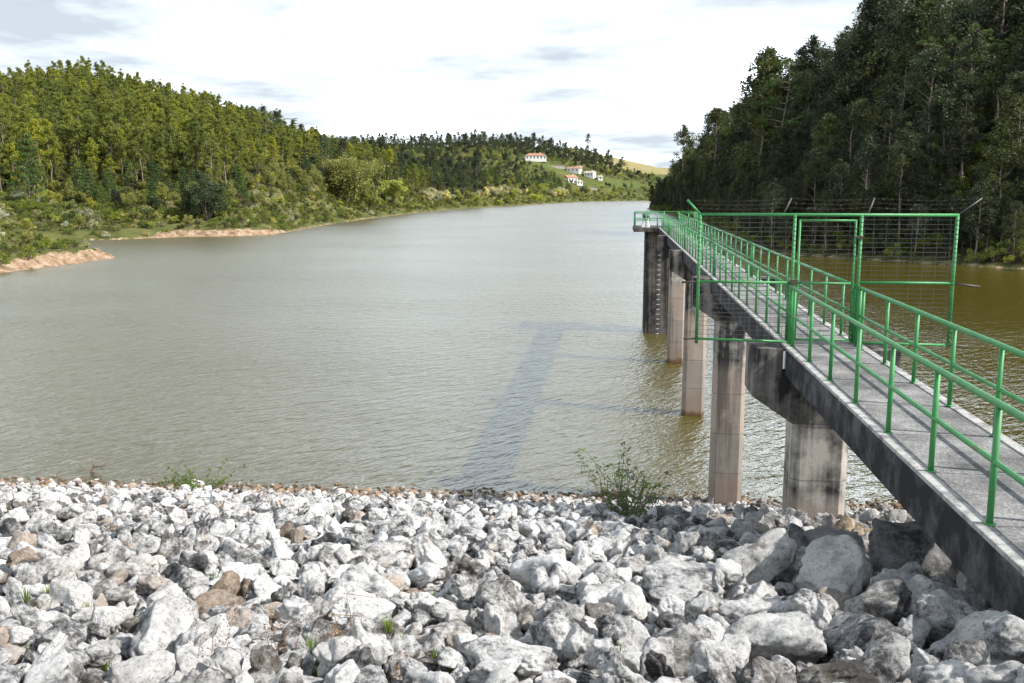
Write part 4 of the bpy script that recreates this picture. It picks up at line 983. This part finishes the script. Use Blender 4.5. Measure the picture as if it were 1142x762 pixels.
house(645, 210, 764, 6, 5, 3.2, 0.55, 'low white annex in front of the orange-roofed house', False, 2, 1.0, 'stonewall')
house(658, 200, 788, 9, 7, 3.8, -0.5, 'white house with grey roof right of the orange-roofed house', False, 3, 1.6, 'stonewall')
house(669, 201, 785, 4, 4, 3.4, 0.2, 'tiny white shed at the right end of the hamlet', False, 1, 1.0, 'stonewall')
for (u, v, y, w, lb) in [(620, 181, 792, 15, 'low pale garden wall below the villa'), (655, 214, 752, 16, 'dark low retaining wall on the green bank at the far water')]:
    p = at_y(u, v, y); g_ = MB()
    g_.box((-w/2, -0.3, -1.0), (w/2, 0.3, 1.5)).box((-w/2, -0.36, 1.503), (w/2, 0.36, 1.65))
    tag(g_.build('garden_wall', MATS['stonewall'], loc=(p.x, y, H(p.x, y))), lb, 'wall')

# ------------------------------------------------------------------ plants among the stones
def on_slope(u, v):
    t, n = slope_hit(u, v); return dam(t, n)
def leafy(name, loc, hgt, spread, nst, nlf, leafm, lw, ll, label, cat, seed, group=None, lean=0.6):
    r_ = np.random.default_rng(seed); P = []; cen = []
    for k in range(nst):
        a = r_.uniform(0, 6.283); o_ = spread*math.sqrt(r_.random())*lean; h_ = hgt*r_.uniform(0.45, 1.0)
        p = wob((r_.normal()*0.05, r_.normal()*0.05, -0.2), (math.cos(a)*o_, math.sin(a)*o_, h_), r_, 5, 0.03*hgt); P.append((p, [0.012*hgt, 0.010*hgt, 0.008*hgt, 0.006*hgt, 0.004*hgt, 0.002*hgt]))
        for f in np.linspace(0.25, 1.0, 7):
            i = min(int(f*5), 4); w = f*5-i; q_ = np.array(p[i])*(1-w)+np.array(p[i+1])*w; cen.append(q_)
            if r_.random() < 0.5:
                e = q_+r_.normal(size=3)*0.14*hgt; P.append(([tuple(q_), tuple(e)], [0.004*hgt, 0.002*hgt])); cen.append(e)
    (wv_, wf_), (lv, lf) = tube_np(P, 5), leaves(cen, [0.09*hgt]*len(cen), nlf, lw, ll, r_, up=0.3)
    o = empty(name, loc); obj('stems', npmesh('stems', wv_, wf_, [MATS['barkd' if leafm != 'dryweed' else 'dryweed']], smooth=True), o)
    obj('foliage', npmesh('foliage', lv, lf, [MATS[leafm]]), o); return tag(o, label, cat, group)
leafy('willow_bush', on_slope(699, 584), 1.2, 1.7, 26, 4, 'willow', 0.03, 0.09, 'leafy green willow bush growing among the stones at the waterline', 'bush', 5)
leafy('waterside_bush', on_slope(228, 543), 0.7, 1.5, 18, 9, 'grass', 0.028, 0.075, 'low yellow-green bush on the waterline at left', 'bush', 6, lean=0.9)
leafy('waterside_bush', on_slope(195, 543), 0.4, 0.8, 10, 7, 'grass', 0.028, 0.075, 'tiny yellow-green bush left of the larger waterline bush', 'bush', 16, lean=0.9)
for i, (u, v, h_, lb) in enumerate([(392, 755, 0.62, 'tall thin reddish dry weed at the bottom edge left of centre'), (238, 752, 0.40, 'bushy brown dry weed on the stones at lower left'), (370, 752, 0.35, 'short brown dry weed beside the tall thin weed'), (322, 748, 0.35, 'brown dry weed between white stones at lower left'), (460, 758, 0.25, 'small brown dry weed at the bottom edge'), (530, 562, 0.7, 'thin bare weed standing at the waterline left of the willow bush'), (545, 750, 0.22, 'low brown dry weed at bottom centre')]):
    leafy('dry_weed', on_slope(u, v), h_, 0.2, 6, 5, 'dryweed', 0.008, 0.016, lb, 'weed', 30+i, lean=0.8)
def tuft(seed, nb=26, h_=0.3, sp=0.14):
    r_ = np.random.default_rng(seed); V = []; F = []
    for k in range(nb):
        a = r_.uniform(0, 6.283); b = np.array([math.cos(a), math.sin(a), 0])*0.03*r_.random(); hh = h_*r_.uniform(0.5, 1); out = sp*r_.uniform(0.2, 1.0)
        mid = b+np.array([math.cos(a)*out*0.4, math.sin(a)*out*0.4, hh*0.65]); tip = b+np.array([math.cos(a)*out, math.sin(a)*out, hh]); sd = np.array([-math.sin(a), math.cos(a), 0])*0.005
        i = len(V); V += [b-sd-np.array([0, 0, 0.15]), b+sd-np.array([0, 0, 0.15]), mid+sd, mid-sd, tip+sd*0.2, tip-sd*0.2]; F += [(i, i+1, i+2, i+3), (i+3, i+2, i+4, i+5)]
    return npmesh('grass_tuft', np.array(V), np.array(F), [MATS['grass']])
TF = [tuft(i, 22+4*i, 0.2+0.05*i) for i in range(4)]
for i in range(46):
    if i < 12: u, v = [(352, 756), (500, 752), (95, 650), (30, 680), (118, 750), (440, 740), (485, 745), (690, 752), (225, 575), (70, 565), (330, 640), (300, 650)][i]
    else: u, v = rr.uniform(0, 700), rr.choice([rr.uniform(560, 700), rr.uniform(700, 760)])
    p = on_slope(u, v); sc = rr.uniform(0.5, 1.0)*(0.9 if v < 600 else 0.62)
    o = obj('grass_tuft', TF[i % 4], None, p, (0, 0, rr.uniform(0, 6.28)), (sc,)*3)
    tag(o, 'small tuft of green grass growing between the white stones', 'grass tuft', 'grass tufts between the stones')
# driftwood branch standing in the shallows
p = at_z(103, 529, 0); m = MB()
m.tube([(-0.1, 0, -0.3), (0.0, 0, 0.12), (0.08, 0.02, 0.32), (0.02, 0, 0.55)], [0.05, 0.045, 0.03, 0.015], 7)
for a, b, c in [((0, 0, 0.12), (-0.28, 0, 0.22), (-0.45, 0.05, 0.34)), ((0.05, 0, 0.25), (0.35, 0, 0.30), (0.62, 0.05, 0.45)), ((-0.2, 0, 0.2), (-0.35, 0, 0.12), (-0.5, 0, 0.15)), ((0, 0, 0.05), (0.2, -0.1, 0.08), (0.42, -0.1, 0.02)), ((0.3, 0, 0.29), (0.4, 0, 0.2), (0.5, 0, 0.17))]:
    m.tube([a, b, c], [0.03, 0.02, 0.008], 6)
tag(m.build('driftwood_branch', MATS['drift'], smooth=True, loc=p), 'forked dark driftwood branch sticking out of the shallows at left', 'branch')
